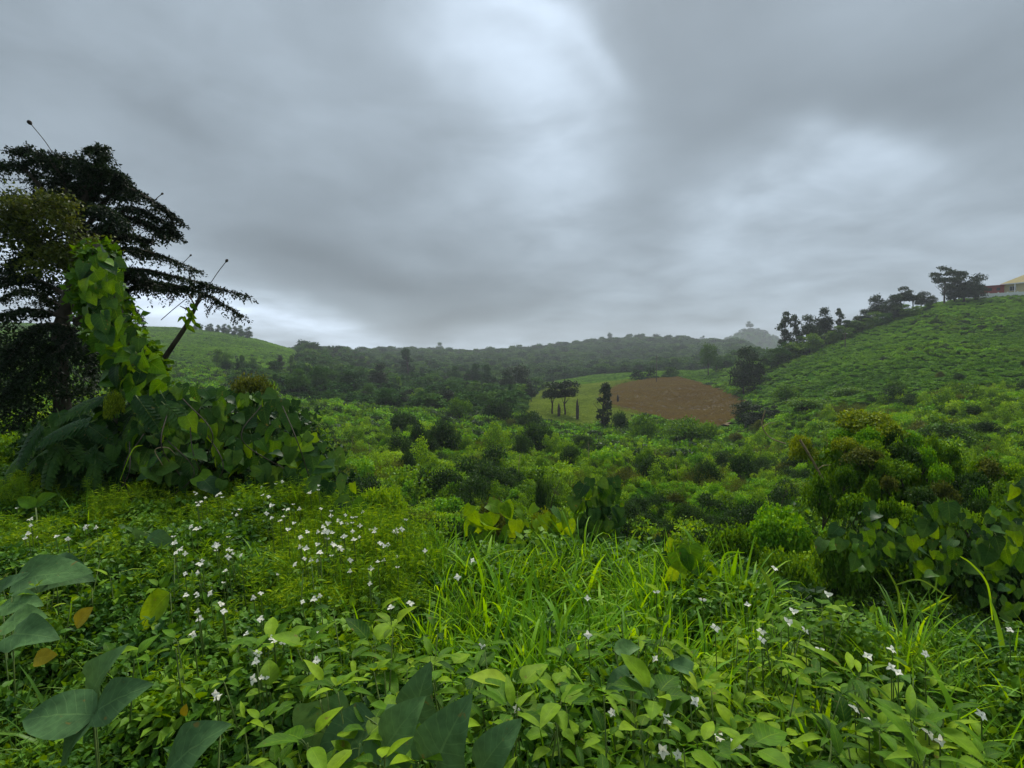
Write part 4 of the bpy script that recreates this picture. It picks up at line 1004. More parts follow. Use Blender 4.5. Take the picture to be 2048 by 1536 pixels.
# pale frothy creeper at the head of the column, and the leaning sapling
bush(205, 486, 42, 6.6, 'cover2', 'small pale green creeper tuft at the head of the vine-wrapped stump', name='creeper_tuft', lift=.55, n=1500, size=.10)
sb_ = Vector((W(300, 760, 6.6).x, 6.6, W(300, 790, 6.6).z))
sp = thing('leaning_sapling', sb_, 'bare brown sapling leaning right out of the vine mound toward the low branches', 'sapling')
child('stem', Build().tube([p - sb_ for p in smooth([W(300, 770, 6.6), W(330, 715, 6.6), W(370, 655, 6.6), W(392, 612, 6.6), (W(400, 588, 6.6))], 6)], list(np.linspace(.040, .014, 25)), 7).mesh('stem', [M_['bark']]), sp)
for a_, b_ in (((385, 630), (360, 612)), ((392, 612), (412, 596)), ((392, 615), (378, 588))):
    child('twig', Build().tube([W(*a_, 6.6) - sb_, W((a_[0] + b_[0]) / 2, a_[1] - 12, 6.6) - sb_, W(*b_, 6.6) - sb_], [.014, .01, .005], 5).mesh('twig', [M_['bark']]), sp)
for i in range(11):
    p_ = W(random.uniform(366, 396), random.uniform(600, 650), 6.55)
    child('leaf', random.choice(LM), sp, orient(p_, imgdir(random.uniform(-160, -20)), -FWD + Vector((0, 0, .5)), random.uniform(.08, .15), sb_))
# pinnate fronds and blurred leafy bits on the left part of the mound
frm = Build(); tvn = T_OV
for i in range(9):
    t = .12 + i * .1
    for s in (-1, 1):
        frm.leaves(T_OV, [(0, t, -.25 * t * t)], np.array([[s * .9, .45, -.1]]), np.array([[0, 0.1, 1.0]]), .30 * (1.1 - .6 * abs(t - .4)), .5 + .3 * (i % 3 - 1))
frm.tube([(0, 0, 0), (0, .5, -.06), (0, 1.02, -.26)], [.012, .009, .004], 4, .5, 1)
FR = frm.mesh('frond', [M_['darkvine'], M_['stem']], False)
fp = thing('fern_like_shrub', W(200, 960, 6.0), 'shrub with drooping feather-like fronds on the left shoulder of the vine mound', 'shrub')
fb_ = fp.location.copy()
for i in range(46):
    px_ = random.uniform(75, 345); py_ = random.uniform(np.interp(px_, [75, 150, 250, 345], [830, 800, 775, 770]), 930)
    child('frond', FR, fp, orient(W(px_, py_, random.uniform(5.3, 6.0)), imgdir(random.uniform(-170, -5), .3), -FWD * .6 + Vector((0, 0, .8)), random.uniform(.28, .55), fb_))
for px_, py_, r_, d_, mn, lb in ((110, 800, 80, 7.2, 'darkbush', 'dark bush behind the fern-like shrub at the foot of the feathery tree'), (20, 850, 90, 7.0, 'midbush', 'bush at the left edge under the feathery tree'),
                                (410, 752, 34, 7.0, 'yellowbush', 'yellow-green creeper tuft on top of the vine mound'), (232, 765, 24, 5.6, 'yellowbush', 'small mossy yellow tuft at the foot of the vine-wrapped stump'), (505, 730, 50, 9.5, 'olive', 'olive bush peeping over the top of the vine mound'),
                                (640, 850, 38, 7.5, 'cover', 'bright bush at the right shoulder of the vine mound'), (180, 905, 80, 6.3, 'midbush', 'bush low on the left flank of the vine mound'), (620, 800, 30, 9.0, 'olive', 'olive bush behind the right shoulder of the vine mound')):
    bush(px_, py_, r_, d_, mn, lb, n=5000, size=.06, lift=(.45 if r_ < 30 else .9) if py_ < 780 and px_ > 200 else None)

# ------------------------------------------------------------------ right: vine covered shrubs
for px_, py_, r_, d_, mn, lb, lf in ((1735, 808, 70, 13.2, 'yellowbush', 'bright yellow-green creeper crowning the top of the right-hand shrub heap', .9),
        (1792, 842, 56, 13.0, 'cover2', 'fresh green tuft on the right shoulder of the bright creeper crown', .7), (1688, 846, 44, 13.4, 'cover2', 'fresh green tuft on the left shoulder of the bright creeper crown', .7),
        (1860, 862, 66, 12.6, 'midbush', 'mid-green hump along the top of the right-hand heap', 1.3),
        (1712, 838, 105, 13.8, 'midbush', 'green shrub under the bright creeper crown', 2.6), (1815, 858, 115, 13.2, 'midbush', 'wide shrub right of the bright creeper crown', 2.8), (1930, 890, 110, 12.5, 'midbush', 'wide shrub in the right-hand heap', 2.8),
        (2040, 930, 120, 11.5, 'darkbush', 'dark shrub cut by the right edge of the picture', 3.0), (1605, 862, 34, 13.0, 'yellowbush', 'small yellow creeper head on the left tip of the shrub heap', .8), (1650, 905, 50, 13.2, 'midbush', 'shrub linking the yellow creeper head to the heap', 2.0),
        (1760, 970, 120, 10.5, 'darkbush', 'dark shrub in the front row of the heap, below the bright crown', 2.4), (1880, 1000, 120, 9.0, 'midbush', 'darkest shrub in the front row of the heap', 2.2), (1990, 1010, 120, 8.0, 'darkbush', 'front shrub of the heap near the right edge', 2.0), (1680, 1010, 70, 9.5, 'midbush', 'leftmost front shrub of the heap', 2.0),
        (1560, 990, 80, 12.0, 'cover2', 'light bush left of the shrub heap', 1.8), (1470, 1030, 80, 10.0, 'cover', 'fine-leaved light green bush above the right grass', 1.6), (1580, 1060, 80, 8.2, 'midbush', 'grey-green bush above the dark hollow', 1.6),
        (1320, 1035, 48, 6.5, 'olive', 'yellowish olive bush behind the right end of the long grass', 1.0), (1185, 985, 62, 8.0, 'darkbush', 'dark bush behind the trailing heart-leaved vine', 1.6), (1085, 1000, 32, 6.6, 'yellowbush', 'vivid yellow-green bush behind the long grass', .8), (1020, 1020, 40, 6.8, 'olive', 'olive bush left of the vivid yellow-green bush', .9),
        (880, 1000, 90, 10.0, 'darkbush', 'dark thicket bush in the hollow left of the long grass', 1.8), (800, 1000, 60, 9.0, 'darkbush', 'dark bush behind the feathery flower patch', 1.4), (985, 980, 60, 11, 'olive', 'brownish bush in the near scrub behind the olive bush', 1.5), (760, 950, 60, 12, 'cover', 'light bush behind the right foot of the vine mound', 1.5)):
    bush(px_, py_, r_, d_, mn, lb, lift=lf, n=7500, size=.062)
HP = [(1640, 900), (1680, 850), (1740, 820), (1800, 850), (1880, 880), (1960, 905), (2060, 930), (2060, 1030), (1900, 1020), (1700, 1000), (1640, 980)]
k = 0
while k < 46:
    px_, py_ = random.uniform(1600, 2080), random.uniform(815, 1040)
    if not inpoly(np.array([px_]), np.array([py_]), HP)[0]: continue
    k += 1; d = float(np.interp(py_, [820, 930, 1040], [12.6, 10.6, 7.6]))
    bush(px_, py_ - 14, random.uniform(18, 40) , d, random.choice(['midbush', 'cover2', 'cover', 'darkbush', 'midbush', 'yellowbush' if py_ < 880 and px_ < 1800 else 'olive']), 'hump of creeper', 'humps of the right-hand shrub heap', name='creeper_hump', lift=random.uniform(.45, .8), n=1500, size=.10)
# dry fallen stem at the shrub heap and the trailing dry twig
for pts, lb in (([(1600, 880), (1630, 930), (1655, 980), (1662, 1000)], 'dry leaning stem below the small yellow creeper head'), ([(1530, 820), (1524, 850), (1540, 875), (1572, 888)], 'thin dry creeper arching out left of the yellow creeper head')):
    P_ = smooth([W(a, b, 12.6) for a, b in pts], 6); b0 = P_[-1]
    t = thing('dry_stem', b0, lb, 'stem'); child('stalk', Build().tube([p - b0 for p in P_], [.03 if 'leaning' in lb else .014] * len(P_), 5).mesh('stalk', [M_['drystem']]), t)
    child('twig', Build().tube([P_[7] - b0, P_[7] - b0 + Vector((.15, 0, .1)), P_[7] - b0 + Vector((.3, -.05, .12))], [.012, .008, .004], 4).mesh('twig', [M_['drystem']]), t)
P_RV = [(1690, 1040), (1740, 1000), (1800, 1040), (1880, 985), (1960, 1040), (2040, 960), (2110, 960), (2110, 1230), (2000, 1220), (1920, 1150), (1850, 1165), (1800, 1110), (1740, 1140), (1700, 1100), (1640, 1080)]
vine('round_leaf_vine', 'dark bank of rounded vine leaves at the right edge above the grass', P_RV, 290, lambda a, b: 5.4 - (a - 1650) / 450 * .9 + .5 * math.sin(a * .021) * math.sin(b * .03), (.06, .17), DVL + DVL + VL, W(1850, 1200, 5.4))
P_CV = [(1150, 960), (1230, 950), (1245, 1010), (1240, 1070), (1180, 1060), (1140, 1010)]
vine('trailing_vine', 'trailing vine with pointed heart-shaped leaves hanging behind the long grass', P_CV, 60, lambda a, b: 6.0, (.10, .19), VL + DVL + DVL, W(1190, 1080, 6.0), spread=25)
P_CV2 = [(935, 1010), (1000, 1000), (1130, 1020), (1150, 1050), (1120, 1080), (1000, 1090), (945, 1070)]
vine('back_vine', 'yellow-green broad vine leaves rising just behind the long bright grass', P_CV2, 50, lambda a, b: 4.6, (.10, .19), VL + LYV, W(1040, 1090, 4.6), spread=35)
P_CV3 = [(1340, 1070), (1390, 1085), (1420, 1130), (1390, 1160), (1345, 1130)]
vine('yellowing_vine', 'light green and yellowing lobed leaves at the right end of the long grass', P_CV3, 20, lambda a, b: 3.3, (.10, .18), VL + LYV, W(1375, 1170, 3.6), spread=35)

# ------------------------------------------------------------------ foreground undergrowth (mass)
def fg(px, py, h=.42):
    d = F * (CAMZ - h) / max(py - 740, 60); return (px - 1024) / F * d, d
fgv = [src('undergrowth_clump', clump('undergrowth_clump', lobes(6, .20, .20, .12, s), 420, .040, M_['small'], T_OV, .55, s)) for s in (201, 202, 203)]
fgv += [src('undergrowth_clump_dark', clump('undergrowth_clump_dark', lobes(6, .20, .20, .12, s), 300, .055, M_['midbush'], T_OV, .55, s)) for s in (204, 205)]
ft = Build(); g = np.random.default_rng(21)
for i in range(30):
    a = g.uniform(0, 6.28); r = g.uniform(.05, .2); h_ = g.uniform(.18, .42); x0, y0 = math.cos(a) * r * .5, math.sin(a) * r * .5
    ft.tube([(x0, y0, 0), (x0 + math.cos(a) * .03, y0 + math.sin(a) * .03, h_ * .6), (x0 + math.cos(a) * .06, y0 + math.sin(a) * .06, h_)], .0018, 3, .5, 0)
    n_ = 26; tt = g.uniform(.25, 1, n_)
    P3 = np.stack([x0 + math.cos(a) * .06 * tt, y0 + math.sin(a) * .06 * tt, h_ * tt], -1)
    d3 = g.normal(0, 1, (n_, 3)); d3[:, 2] = np.abs(d3[:, 2]) * .5
    ft.leaves(T_THIN, P3, d3, g.normal(0, .4, (n_, 3)) + [0, 0, 1], g.uniform(.025, .055, n_), g.random(n_))
fgv.append(src('feathery_tuft', ft.mesh('feathery_tuft', [M_['feather']], False)))
def bladeset(n, L0, L1, w, spread, seed, mat, lean=(0, 0)):
    g = np.random.default_rng(seed); b = Build()
    for i in range(n):
        a = g.uniform(0, 6.28); ln = g.uniform(L0, L1); r = g.uniform(0, .06); dr = g.uniform(.1, spread)
        b.add(*blade_geo(ln, w * g.uniform(.7, 1.3), dr, a, (math.cos(a) * r + 0, math.sin(a) * r, 0), lean), g.random())
    return b.mesh('grass_tuft', [mat], True)
def blade_geo(ln, w, bend, az, root=(0, 0, 0), lean=(0, 0), nseg=7):
    vs = []; fs = []; p = Vector(root); th = R(82); ca, sa = math.cos(az), math.sin(az)
    st = ln / nseg; th -= bend * .35
    for i in range(nseg + 1):
        t = i / nseg; ww = w * (math.sin(math.pi * (t * .86 + .12)) ** .7) * .5 if i < nseg else w * .03
        side = Vector((-sa, ca, 0)) * ww
        up_ = Vector((0, 0, ww * .35))
        vs += [tuple(p - side + up_), tuple(p), tuple(p + side + up_)]
        d = Vector((ca * math.cos(th) + lean[0] * t, sa * math.cos(th) + lean[1] * t, math.sin(th))).normalized()
        p = p + d * st; th -= bend * (1.5 * t + .35) / nseg * 2.2
    for i in range(nseg):
        a = i * 3; fs += [(a, a + 1, a + 4, a + 3), (a + 1, a + 2, a + 5, a + 4)]
    return np.array(vs), fs
fgv.append(src('grass_bunch', bladeset(34, .18, .42, .007, 1.2, 31, M_['grass2'])))
fgv.append(src('grass_bunch_bright', bladeset(30, .25, .50, .010, 1.3, 32, M_['grass'])))
fgv.append(src('grass_bunch_fine', bladeset(60, .14, .34, .0035, 1.3, 33, M_['grass2'])))
n = 9000
y = rng.uniform(.25, 8.4, n) ** 1.0; x = rng.uniform(-1.35, 1.35, n) * (y + .5)
pxx, pyy = proj(x, y, np.full(n, .4)); e = np.interp(pxx, EDX, EDV)
k_ = (y < e) & (pxx > -300) & (pxx < 2350); x, y, pxx, pyy = x[k_], y[k_], pxx[k_], pyy[k_]
keep = rng.random(len(x)) < np.clip(1.25 - y * .06, .6, 1)
x, y, pxx, pyy = x[keep], y[keep], pxx[keep], pyy[keep]
vid = np.zeros(len(x), int)
for i in range(len(x)):
    a, b = pxx[i], pyy[i]
    if 540 < a < 850 and 960 < b < 1200: w_ = [1, 1, 0, 0, 0, 9, 0, 1, 2]
    elif 840 <= a < 1540 and b < 1340: w_ = [.4, .4, .4, .2, .2, .2, 1.2, 8, .8]
    elif a >= 1540 and b < 1480: w_ = [.6, .6, .6, .3, .3, .1, 4, 1.2, 1.5]
    elif a < 300 and b > 1230: w_ = [.7, .7, .7, .6, .6, 0, 2, 0, 5]
    elif a < 540 and b < 1110: w_ = [2, 2, 2, .5, .5, 2, 1.2, .2, 2]
    elif b > 1330: w_ = [2, 2, 2, 1.5, 1.5, .3, 1.3, 2.2, .6]
    else: w_ = [2.5, 2.5, 2.5, 1.2, 1.2, .7, .6, .1, .6]
    w_ = np.array(w_) / sum(w_); vid[i] = rng.choice(9, p=w_)
z = terrain(x, y); Ro = np.stack([rng.normal(0, .15, len(x)), rng.normal(0, .15, len(x)), rng.uniform(0, 6.28, len(x))], -1)
z = z + np.where(vid < 5, rng.uniform(-.05, .14, len(x)), rng.uniform(0, .08, len(x))) + .10 * np.sin(x * 4.1 + np.sin(y * 3)) * np.sin(y * 3.7)
s = rng.uniform(.65, 1.15, len(x)) * np.interp(y, [.3, 1, 3], [.7, .85, 1.05])
scatter('foreground_undergrowth', np.stack([x, y, z], -1), s, Ro, fgv, 'thick mixed grass and small-leaved weeds covering the near bank', vid)

# ------------------------------------------------------------------ foreground plants: leafy weeds
def leafy_plant(x, y, h, nl, ln, ms, label, group, tiers=2, lean=(0, 0)):
    z0 = tz(x, y)
    t = thing('leafy_weed', (x, y, z0), label, 'plant', group, random.uniform(0, 6.28))
    top = Vector((lean[0] * h, lean[1] * h, h))
    child('stem', Build().tube([(0, 0, 0), tuple(top * .5 + Vector((.01, 0, 0))), tuple(top)], [.005, .004, .002], 5).mesh('stem', [M_['stem']]), t)
    for k in range(tiers):
        zz = top * (1 - .24 * k); a0 = random.uniform(0, 6.28); m_ = max(3, nl - random.choice([0, 0, 1, 2]))
        for i in range(m_):
            a = a0 + 6.283 * i / m_ + random.uniform(-.2, .2)
            el = random.uniform(-.25, .75) + (.2 if k == 0 else -.15)
            d = Vector((math.cos(a) * math.cos(el), math.sin(a) * math.cos(el), math.sin(el)))
            child('leaf', random.choice(ms), t, orient(zz + d * ln * .3, d, Vector((-math.cos(a) * .5, -math.sin(a) * .5, 1)), ln * random.uniform(.55, 1.25)))
    return t
random.seed(11)
cnt = 0
LBL = {0: ('whorled light green leafy weed in the dense bed along the bottom of the picture', 'leafy weeds along the bottom'), 1: ('leafy weed standing among the white flowers at the left', 'leafy weeds among the white flowers'), 2: ('leafy weed among the grass at the right', 'leafy weeds in the right grass')}
for i in range(270):
    zc_ = 0 if i < 175 else (1 if i < 235 else 2)
    if zc_ == 0: px_, py_ = random.uniform(480, 1980), random.uniform(1290, 1560)
    if zc_ == 0 and px_ > 1500 and py_ < 1360: continue
    elif zc_ == 0: pass
    elif zc_ == 1: px_, py_ = random.uniform(0, 820), random.uniform(1090, 1450)
    else: px_, py_ = random.uniform(1250, 1700), random.uniform(1200, 1400)
    h_ = random.uniform(.26, .62)
    x, y = fg(px_, py_, h_)
    if (px_ < 420 and py_ > 1330): continue
    leafy_plant(x, y, h_ - tz(x, y), random.choice([4, 5, 5, 6, 7]) if zc_ == 0 else random.choice([3, 4, 5]), random.uniform(.05, .115) * (1 if zc_ == 0 else .75), random.choice([LM, LM, LM, LO, LS, LS, LS, LY]), *LBL[zc_], tiers=random.choice([1, 2, 3]), lean=(random.gauss(0, .12), random.gauss(0, .12)))
# ------------------------------------------------------------------ grass tufts with individual blades
BG = {}
for mn in ('grass', 'grass2'):
    for v in range(6):
        b = Build(); vs, fs = blade_geo(1.0, random.uniform(.022, .038), .35 + .27 * v, 0); b.add(vs, fs, .5)
        BG[mn, v] = b.mesh('blade', [M_[mn]])
def tuft(x, y, n, L0, L1, mn, label, group, az=None, spread=3.14, wide=1.0, z0=None):
    t = thing('grass_tuft', (x, y, tz(x, y) if z0 is None else z0), label, 'grass', group)
    for i in range(n):
        a = random.uniform(0, 6.28) if az is None else az + random.gauss(0, spread)
        ln = random.uniform(L0, L1); r = random.uniform(0, .07)
        m_ = Matrix.Translation((math.cos(a) * r, math.sin(a) * r, 0)) @ Matrix.Rotation(a, 4, 'Z') @ Matrix.Rotation(random.uniform(-.25, .1), 4, 'Y') @ Matrix.Diagonal((ln, ln * wide * random.uniform(.8, 1.3), ln, 1))
        child('blade', BG[mn, random.randrange(6)], t, m_)
    return t
for i in range(105):
    px_ = random.triangular(830, 1560, 1130); py_ = random.uniform(1090, 1350)
    x, y = fg(px_, py_, .45)
    tuft(x, min(y, 3.7), random.randint(10, 14), .34, .66, 'grass', 'tuft of long arching yellow-green grass in the bright clump at the centre', 'long bright grass at the centre')
for i in range(78):
    px_ = random.uniform(1520, 2120); py_ = random.uniform(1220, 1530)
    x, y = fg(px_, py_, .4)
    tuft(x, min(y, 2.9), random.randint(8, 12), .28, .60, random.choice(['grass2', 'grass2', 'grass']), 'tuft of green grass leaning in the right-hand grass bank', 'grass tufts at the right', az=R(160), spread=1.1)
for i in range(22):
    px_ = random.uniform(0, 520) if i < 14 else random.uniform(80, 420); py_ = random.uniform(1280, 1500) if i < 14 else random.uniform(930, 1010)
    x, y = fg(px_, py_, .3)
    tuft(x, min(y, 6.0), random.randint(8, 12), .3, .55, 'grass2', 'tuft of dark green grass in the shade at the lower left' if i < 14 else 'grass tuft at the foot of the vine mound', 'dark grass at the lower left' if i < 14 else 'grass under the vine mound')
# arching pale blades over the dark hollow at the right
for pts, lb in (([(1800, 1225), (1795, 1180), (1770, 1132)], 'single pale upright blade over the dark hollow at right'), ([(1790, 1170), (1840, 1160), (1890, 1190), (1905, 1190)], 'thin pale blade arching right over the dark hollow'),
                ([(1985, 1240), (1975, 1170), (1945, 1130), (1920, 1112)], 'long blade arching left near the right edge'), ([(1842, 1225), (1870, 1210), (1902, 1192)], 'short broad pale blade pointing right over the hollow'),
                ([(1545, 1210), (1540, 1170), (1520, 1135)], 'wide dark green blade standing by the white flower'), ([(1440, 1160), (1450, 1110), (1490, 1105)], 'pale curled blade at the right end of the long grass'),
                ([(325, 930), (310, 900), (335, 895), (352, 910)], 'dry looping stem in front of the vine mound'), ([(240, 960), (265, 900), (285, 890)], 'thin upright blade in front of the vine mound'), ([(1300, 1215), (1308, 1150), (1310, 1105)], 'tall thin stalk at the right part of the long grass')):
    dd = 5.0 if pts[0][0] < 500 else 3.0
    P_ = smooth([W(a, b, dd) for a, b in pts], 7); b0 = P_[0].copy(); vs = []; fs = []; n_ = len(P_)
    wd = .010 if ('thin' in lb or 'dry' in lb) else (.034 if 'wide' in lb else .014)
    for k in range(n_):
        tgt = (P_[min(k + 1, n_ - 1)] - P_[max(k - 1, 0)]).normalized(); sd_ = tgt.cross(FWD + Vector((0, 0, -.5))).normalized() * wd * (math.sin(math.pi * (.15 + .85 * k / (n_ - 1))) ** .6 + .03) * .5
        c = P_[k] - b0; vs += [tuple(c - sd_), tuple(c + Vector((0, 0, -.004)) + FWD * .004), tuple(c + sd_)]
    for k in range(n_ - 1):
        a = k * 3; fs += [(a, a + 1, a + 4, a + 3), (a + 1, a + 2, a + 5, a + 4)]
    me = Build().add(vs, fs, .8).mesh('blade', [M_['drystem'] if 'dry' in lb else (M_['grass2'] if 'dark' in lb else M_['grass'])])
    child('blade', me, thing('grass_stalk', b0, lb, 'grass'))

# ------------------------------------------------------------------ big blue-green leaves
def bigd(py, d): return min(F * (CAMZ - .56) / max(py - 740, 60), 5.6) - (1.3 - d) * .12
def bigleaf(par, px, py, d, lpx, deg, base, v=0, tilt=.9, mesh=None, sx=1.0):
    d = bigd(py, d)
    """px,py: leaf base in the picture; lpx length in photo pixels; deg: tip direction in the picture"""
    s = lpx / F * d * 1.12; tilt *= random.uniform(1.2, 2.2)
    dr = imgdir(deg, .15) + Vector((0, 0, .0))
    nm = (-FWD * 1.0 + Vector((0, 0, tilt))).normalized()
    return child('leaf', mesh or BLV[v], par, orient(W(px, py, d), dr, nm, s, Vector(base), sx))
def bigplant(label, leaves, group=None):
    x0 = sum(l[0] for l in leaves) / len(leaves); y0 = max(l[1] for l in leaves); d0 = bigd(y0, 1.3)
    b0 = W(x0, y0, d0); b0.z = tz(b0.x, b0.y)
    t = thing('broad_leaved_creeper', b0, label, 'plant', group)
    for i, l in enumerate(leaves):
        bigleaf(t, *l[:5], b0, l[5] if len(l) > 5 else i % 3, l[6] if len(l) > 6 else .9, LO[0] if 'mid-green' in label or 'light green' in label else None)
        p_ = W(l[0], l[1], bigd(l[1], l[2])) - b0
        child('stem', Build().tube([(random.uniform(-.03, .03), random.uniform(0, .05), 0), (p_.x * .6, p_.y * .6 + .02, p_.z * .5), tuple(p_)], [.004, .003, .003], 5).mesh('stem', [M_['stem']]), t)
G_ = 'creepers with big blue-green leaves'
bigplant('three-lobed spread of large blue-green leaves in the lower left corner', [(185, 1430, 1.35, 125, 170, 0), (187, 1440, 1.37, 110, -140, 2), (190, 1425, 1.3, 105, 38, 0), (182, 1390, 1.32, 100, 68, 1)], G_)
bigplant('overlapping big dark blue-green leaves at the bottom, left of centre', [(640, 1400, 1.25, 120, -80, 1), (745, 1440, 1.22, 130, 205, 0), (770, 1500, 1.2, 110, 62, 0), (755, 1450, 1.18, 110, -35, 1), (830, 1430, 1.25, 90, 80, 1)], G_)
bigplant('pair of big grey-green leaves cut by the bottom edge, just left of centre', [(870, 1530, 1.1, 130, 70, 1), (960, 1540, 1.15, 110, 60, 2), (860, 1380, 1.3, 110, 215, 0)], G_)
bigplant('big pale leaf at the bottom edge, right of the three-lobed leaves', [(330, 1550, 1.15, 140, 52, 0), (440, 1465, 1.25, 80, 200, 2)], G_)
bigplant('stack of blue-green leaves at the left edge, halfway down the bank', [(5, 1250, 1.9, 78, 25, 0), (25, 1268, 1.85, 80, 8, 1), (5, 1210, 1.95, 70, 15, 0), (-10, 1195, 1.95, 70, 50, 2)], G_)
bigplant('long pale blue-green leaf near the left edge above the leaf stack', [(30, 1165, 2.2, 130, 22, 2), (60, 1150, 2.2, 110, 10, 0)], G_)
bigplant('single large mid-green leaf pointing down-left beside the white flowers', [(340, 1185, 2.0, 90, 225, 0, .5)], G_)
bigplant('grey-green notched leaf in the upper left of the flower bank', [(290, 1065, 2.9, 60, 250, 1, .4), (300, 1070, 2.9, 45, -20, 0, .5)], G_)
bigplant('light green lobed leaf at the left under the vine mound', [(70, 1010, 3.6, 42, 35, 1, .6), (72, 1012, 3.6, 36, 150, 0, .6)], G_)
bigplant('blue-green leaves showing between the leafy weeds, right of bottom centre', [(1260, 1350, 1.55, 52, 200, 1), (1270, 1360, 1.5, 50, -30, 0), (1330, 1420, 1.4, 48, 80, 1)], G_)
bigplant('small group of grey-green leaves in the middle of the right grass', [(1385, 1340, 1.6, 44, 150, 1), (1230, 1300, 1.8, 44, 20, 0)], G_)
for px_, py_, d_, l_, dg, lb in ((68, 1318, 1.9, 38, 15, 'single yellow leaf above the three-lobed leaves at the lower left'), (150, 1250, 2.15, 40, 50, 'yellowing leaf curled above the leaf stack at left'), (367, 1432, 1.6, 20, 80, 'tiny orange-yellow leaf beside the big pale bottom leaf')):
    s = l_ / F * d_ * 1.2; o = child('yellow_leaf', YLF, None, orient(W(px_, py_, d_), imgdir(dg, .1), -FWD + Vector((0, 0, .7)), s)); tag(o, lb, 'leaf')

# ------------------------------------------------------------------ white flowers
pet = []
for s in range(3):
    tv, tf, tu = leaf_tpl(.34, 'ovate', .25, .1, nl=4, wav=.15, seed=s); b = Build(); b.add(tv, tf, .7, 0, tu); pet.append(b.mesh('petal', [M_['petal']]))
def flower_mesh(np_, seed):
    g = np.random.default_rng(seed); b = Build()
    for i in range(np_):
        a = 6.283 * i / np_ + g.uniform(-.4, .4); e = g.uniform(-.2, .7)
        d = np.array([[math.cos(a) * math.cos(e), math.sin(a) * math.cos(e), math.sin(e)]])
        tv, tf, tu = leaf_tpl(.36, 'ovate', .2, .1, nl=3, wav=.1, seed=i)
        b.leaves((tv, tf, tu), [(0, 0, 0)], d, np.array([[-d[0, 0] * .5, -d[0, 1] * .5, 1.]]), g.uniform(.8, 1.15), g.uniform(.4, 1))
    b.tube([(0, 0, .1), (0, 0, -.3), (.1, 0, -.7)], [.07, .09, .03], 5, .5, 1)
    return b.mesh('blossom', [M_['petal'], M_['stem']])
FM = [flower_mesh(k, 300 + i) for i, k in enumerate((4, 5, 3, 4, 2))]
STM = Build().tube([(0, 0, 0), (.02, .01, -.5), (0, .03, -1)], [.0022, .0026, .003], 4).mesh('stem', [M_['stem']])
FL1 = [(175, 1052), (135, 1078), (75, 1075), (62, 1038), (390, 985), (402, 1003), (434, 990), (537, 993), (620, 985), (542, 1012), (350, 1085), (362, 1098), (392, 1058), (432, 1092), (456, 1100), (482, 1110), (398, 1128), (396, 1146), (370, 1147), (450, 1142), (447, 1166), (372, 1190),
       (395, 1192), (420, 1186), (442, 1208), (447, 1222), (507, 1195), (605, 1203), (628, 1198), (400, 1237), (386, 1267), (545, 1277), (521, 1240), (492, 1268), (566, 1287), (515, 1306), (512, 1322), (640, 1266), (633, 1320), (530, 1357), (506, 1358), (436, 1394), (655, 1048), (662, 1032), (655, 1078),
       (686, 1074), (682, 1098), (708, 1080), (740, 1168), (742, 1138), (720, 1052), (652, 1062), (612, 1098), (622, 1120), (590, 1128), (556, 1150), (790, 1064), (760, 1086), (742, 1060), (676, 1042), (668, 1090), (700, 1120), (640, 1105), (705, 1036), (576, 1018), (560, 1042), (575, 1060), (480, 1020), (552, 968), (700, 1142), (768, 1120), (795, 1135)]
FL2 = [(850, 1102), (812, 1040), (945, 1120), (915, 1155), (820, 1206), (780, 1216), (1176, 1270), (1175, 1197), (1549, 1137), (1586, 1224), (1576, 1245), (1522, 1262), (1523, 1279), (1610, 1260), (1405, 1200), (1312, 1185), (1655, 1190), (965, 1290), (1495, 1210), (1430, 1255)]
FL3 = [(1735, 1312), (1785, 1300), (1782, 1334), (1796, 1345), (1850, 1308), (2020, 1260), (1225, 1425), (1335, 1441), (1390, 1403), (1710, 1418), (1737, 1440), (1826, 1430), (1858, 1466), (1880, 1482), (1440, 1475), (1470, 1490), (1325, 1502), (1355, 1510), (1033, 1417), (990, 1480), (1640, 1300), (1963, 1430), (1310, 1318)]
random.seed(5)
def flower(px, py, label, group, sz):
    h_ = random.uniform(.50, .62); x, y = fg(px, py, h_)
    if y > 3.4 and px > 800: y = min(y, 3.9); 
    p_ = W(px, py, y); gz_ = tz(p_.x, p_.y)
    t = thing('white_flower', (p_.x, p_.y, gz_), label, 'flower', group)
    hh = p_.z - gz_
    s_ = child('stem', STM, t, Matrix.Translation((0, 0, hh)) @ Matrix.Diagonal((1, 1, max(hh, .05), 1)))
    q_ = Vector((random.gauss(0, .35), -1 + random.gauss(0, .3), random.uniform(.5, 2.0))).to_track_quat('Z', 'Y').to_matrix().to_4x4()
    s = sz * random.uniform(.85, 1.2)
    if group.endswith('leafy weeds'):
        bl = child('blossom', None, t) if False else None
        k = random.choice((3, 4, 4, 5)); a0 = random.uniform(0, 6.28)
        c_ = child('calyx', CAL, t, Matrix.Translation((0, 0, hh)) @ q_ @ Matrix.Diagonal((s, s, s, 1)))
        for i in range(k):
            a = a0 + 6.283 * i / k + random.uniform(-.25, .25); e = random.uniform(-.1, .6)
            d = Vector((math.cos(a) * math.cos(e), math.sin(a) * math.cos(e), math.sin(e)))
            child('petal', random.choice(pet), c_, orient((0, 0, 0), d, Vector((-d.x * .5, -d.y * .5, 1)), random.uniform(.85, 1.2)))
    else:
        child('blossom', random.choice(FM), t, Matrix.Translation((0, 0, hh)) @ q_ @ Matrix.Diagonal((s, s, s, 1)))
CAL = Build().tube([(0, 0, .12), (0, 0, -.3), (.05, 0, -.7)], [.08, .10, .03], 6).mesh('calyx', [M_['stem']])
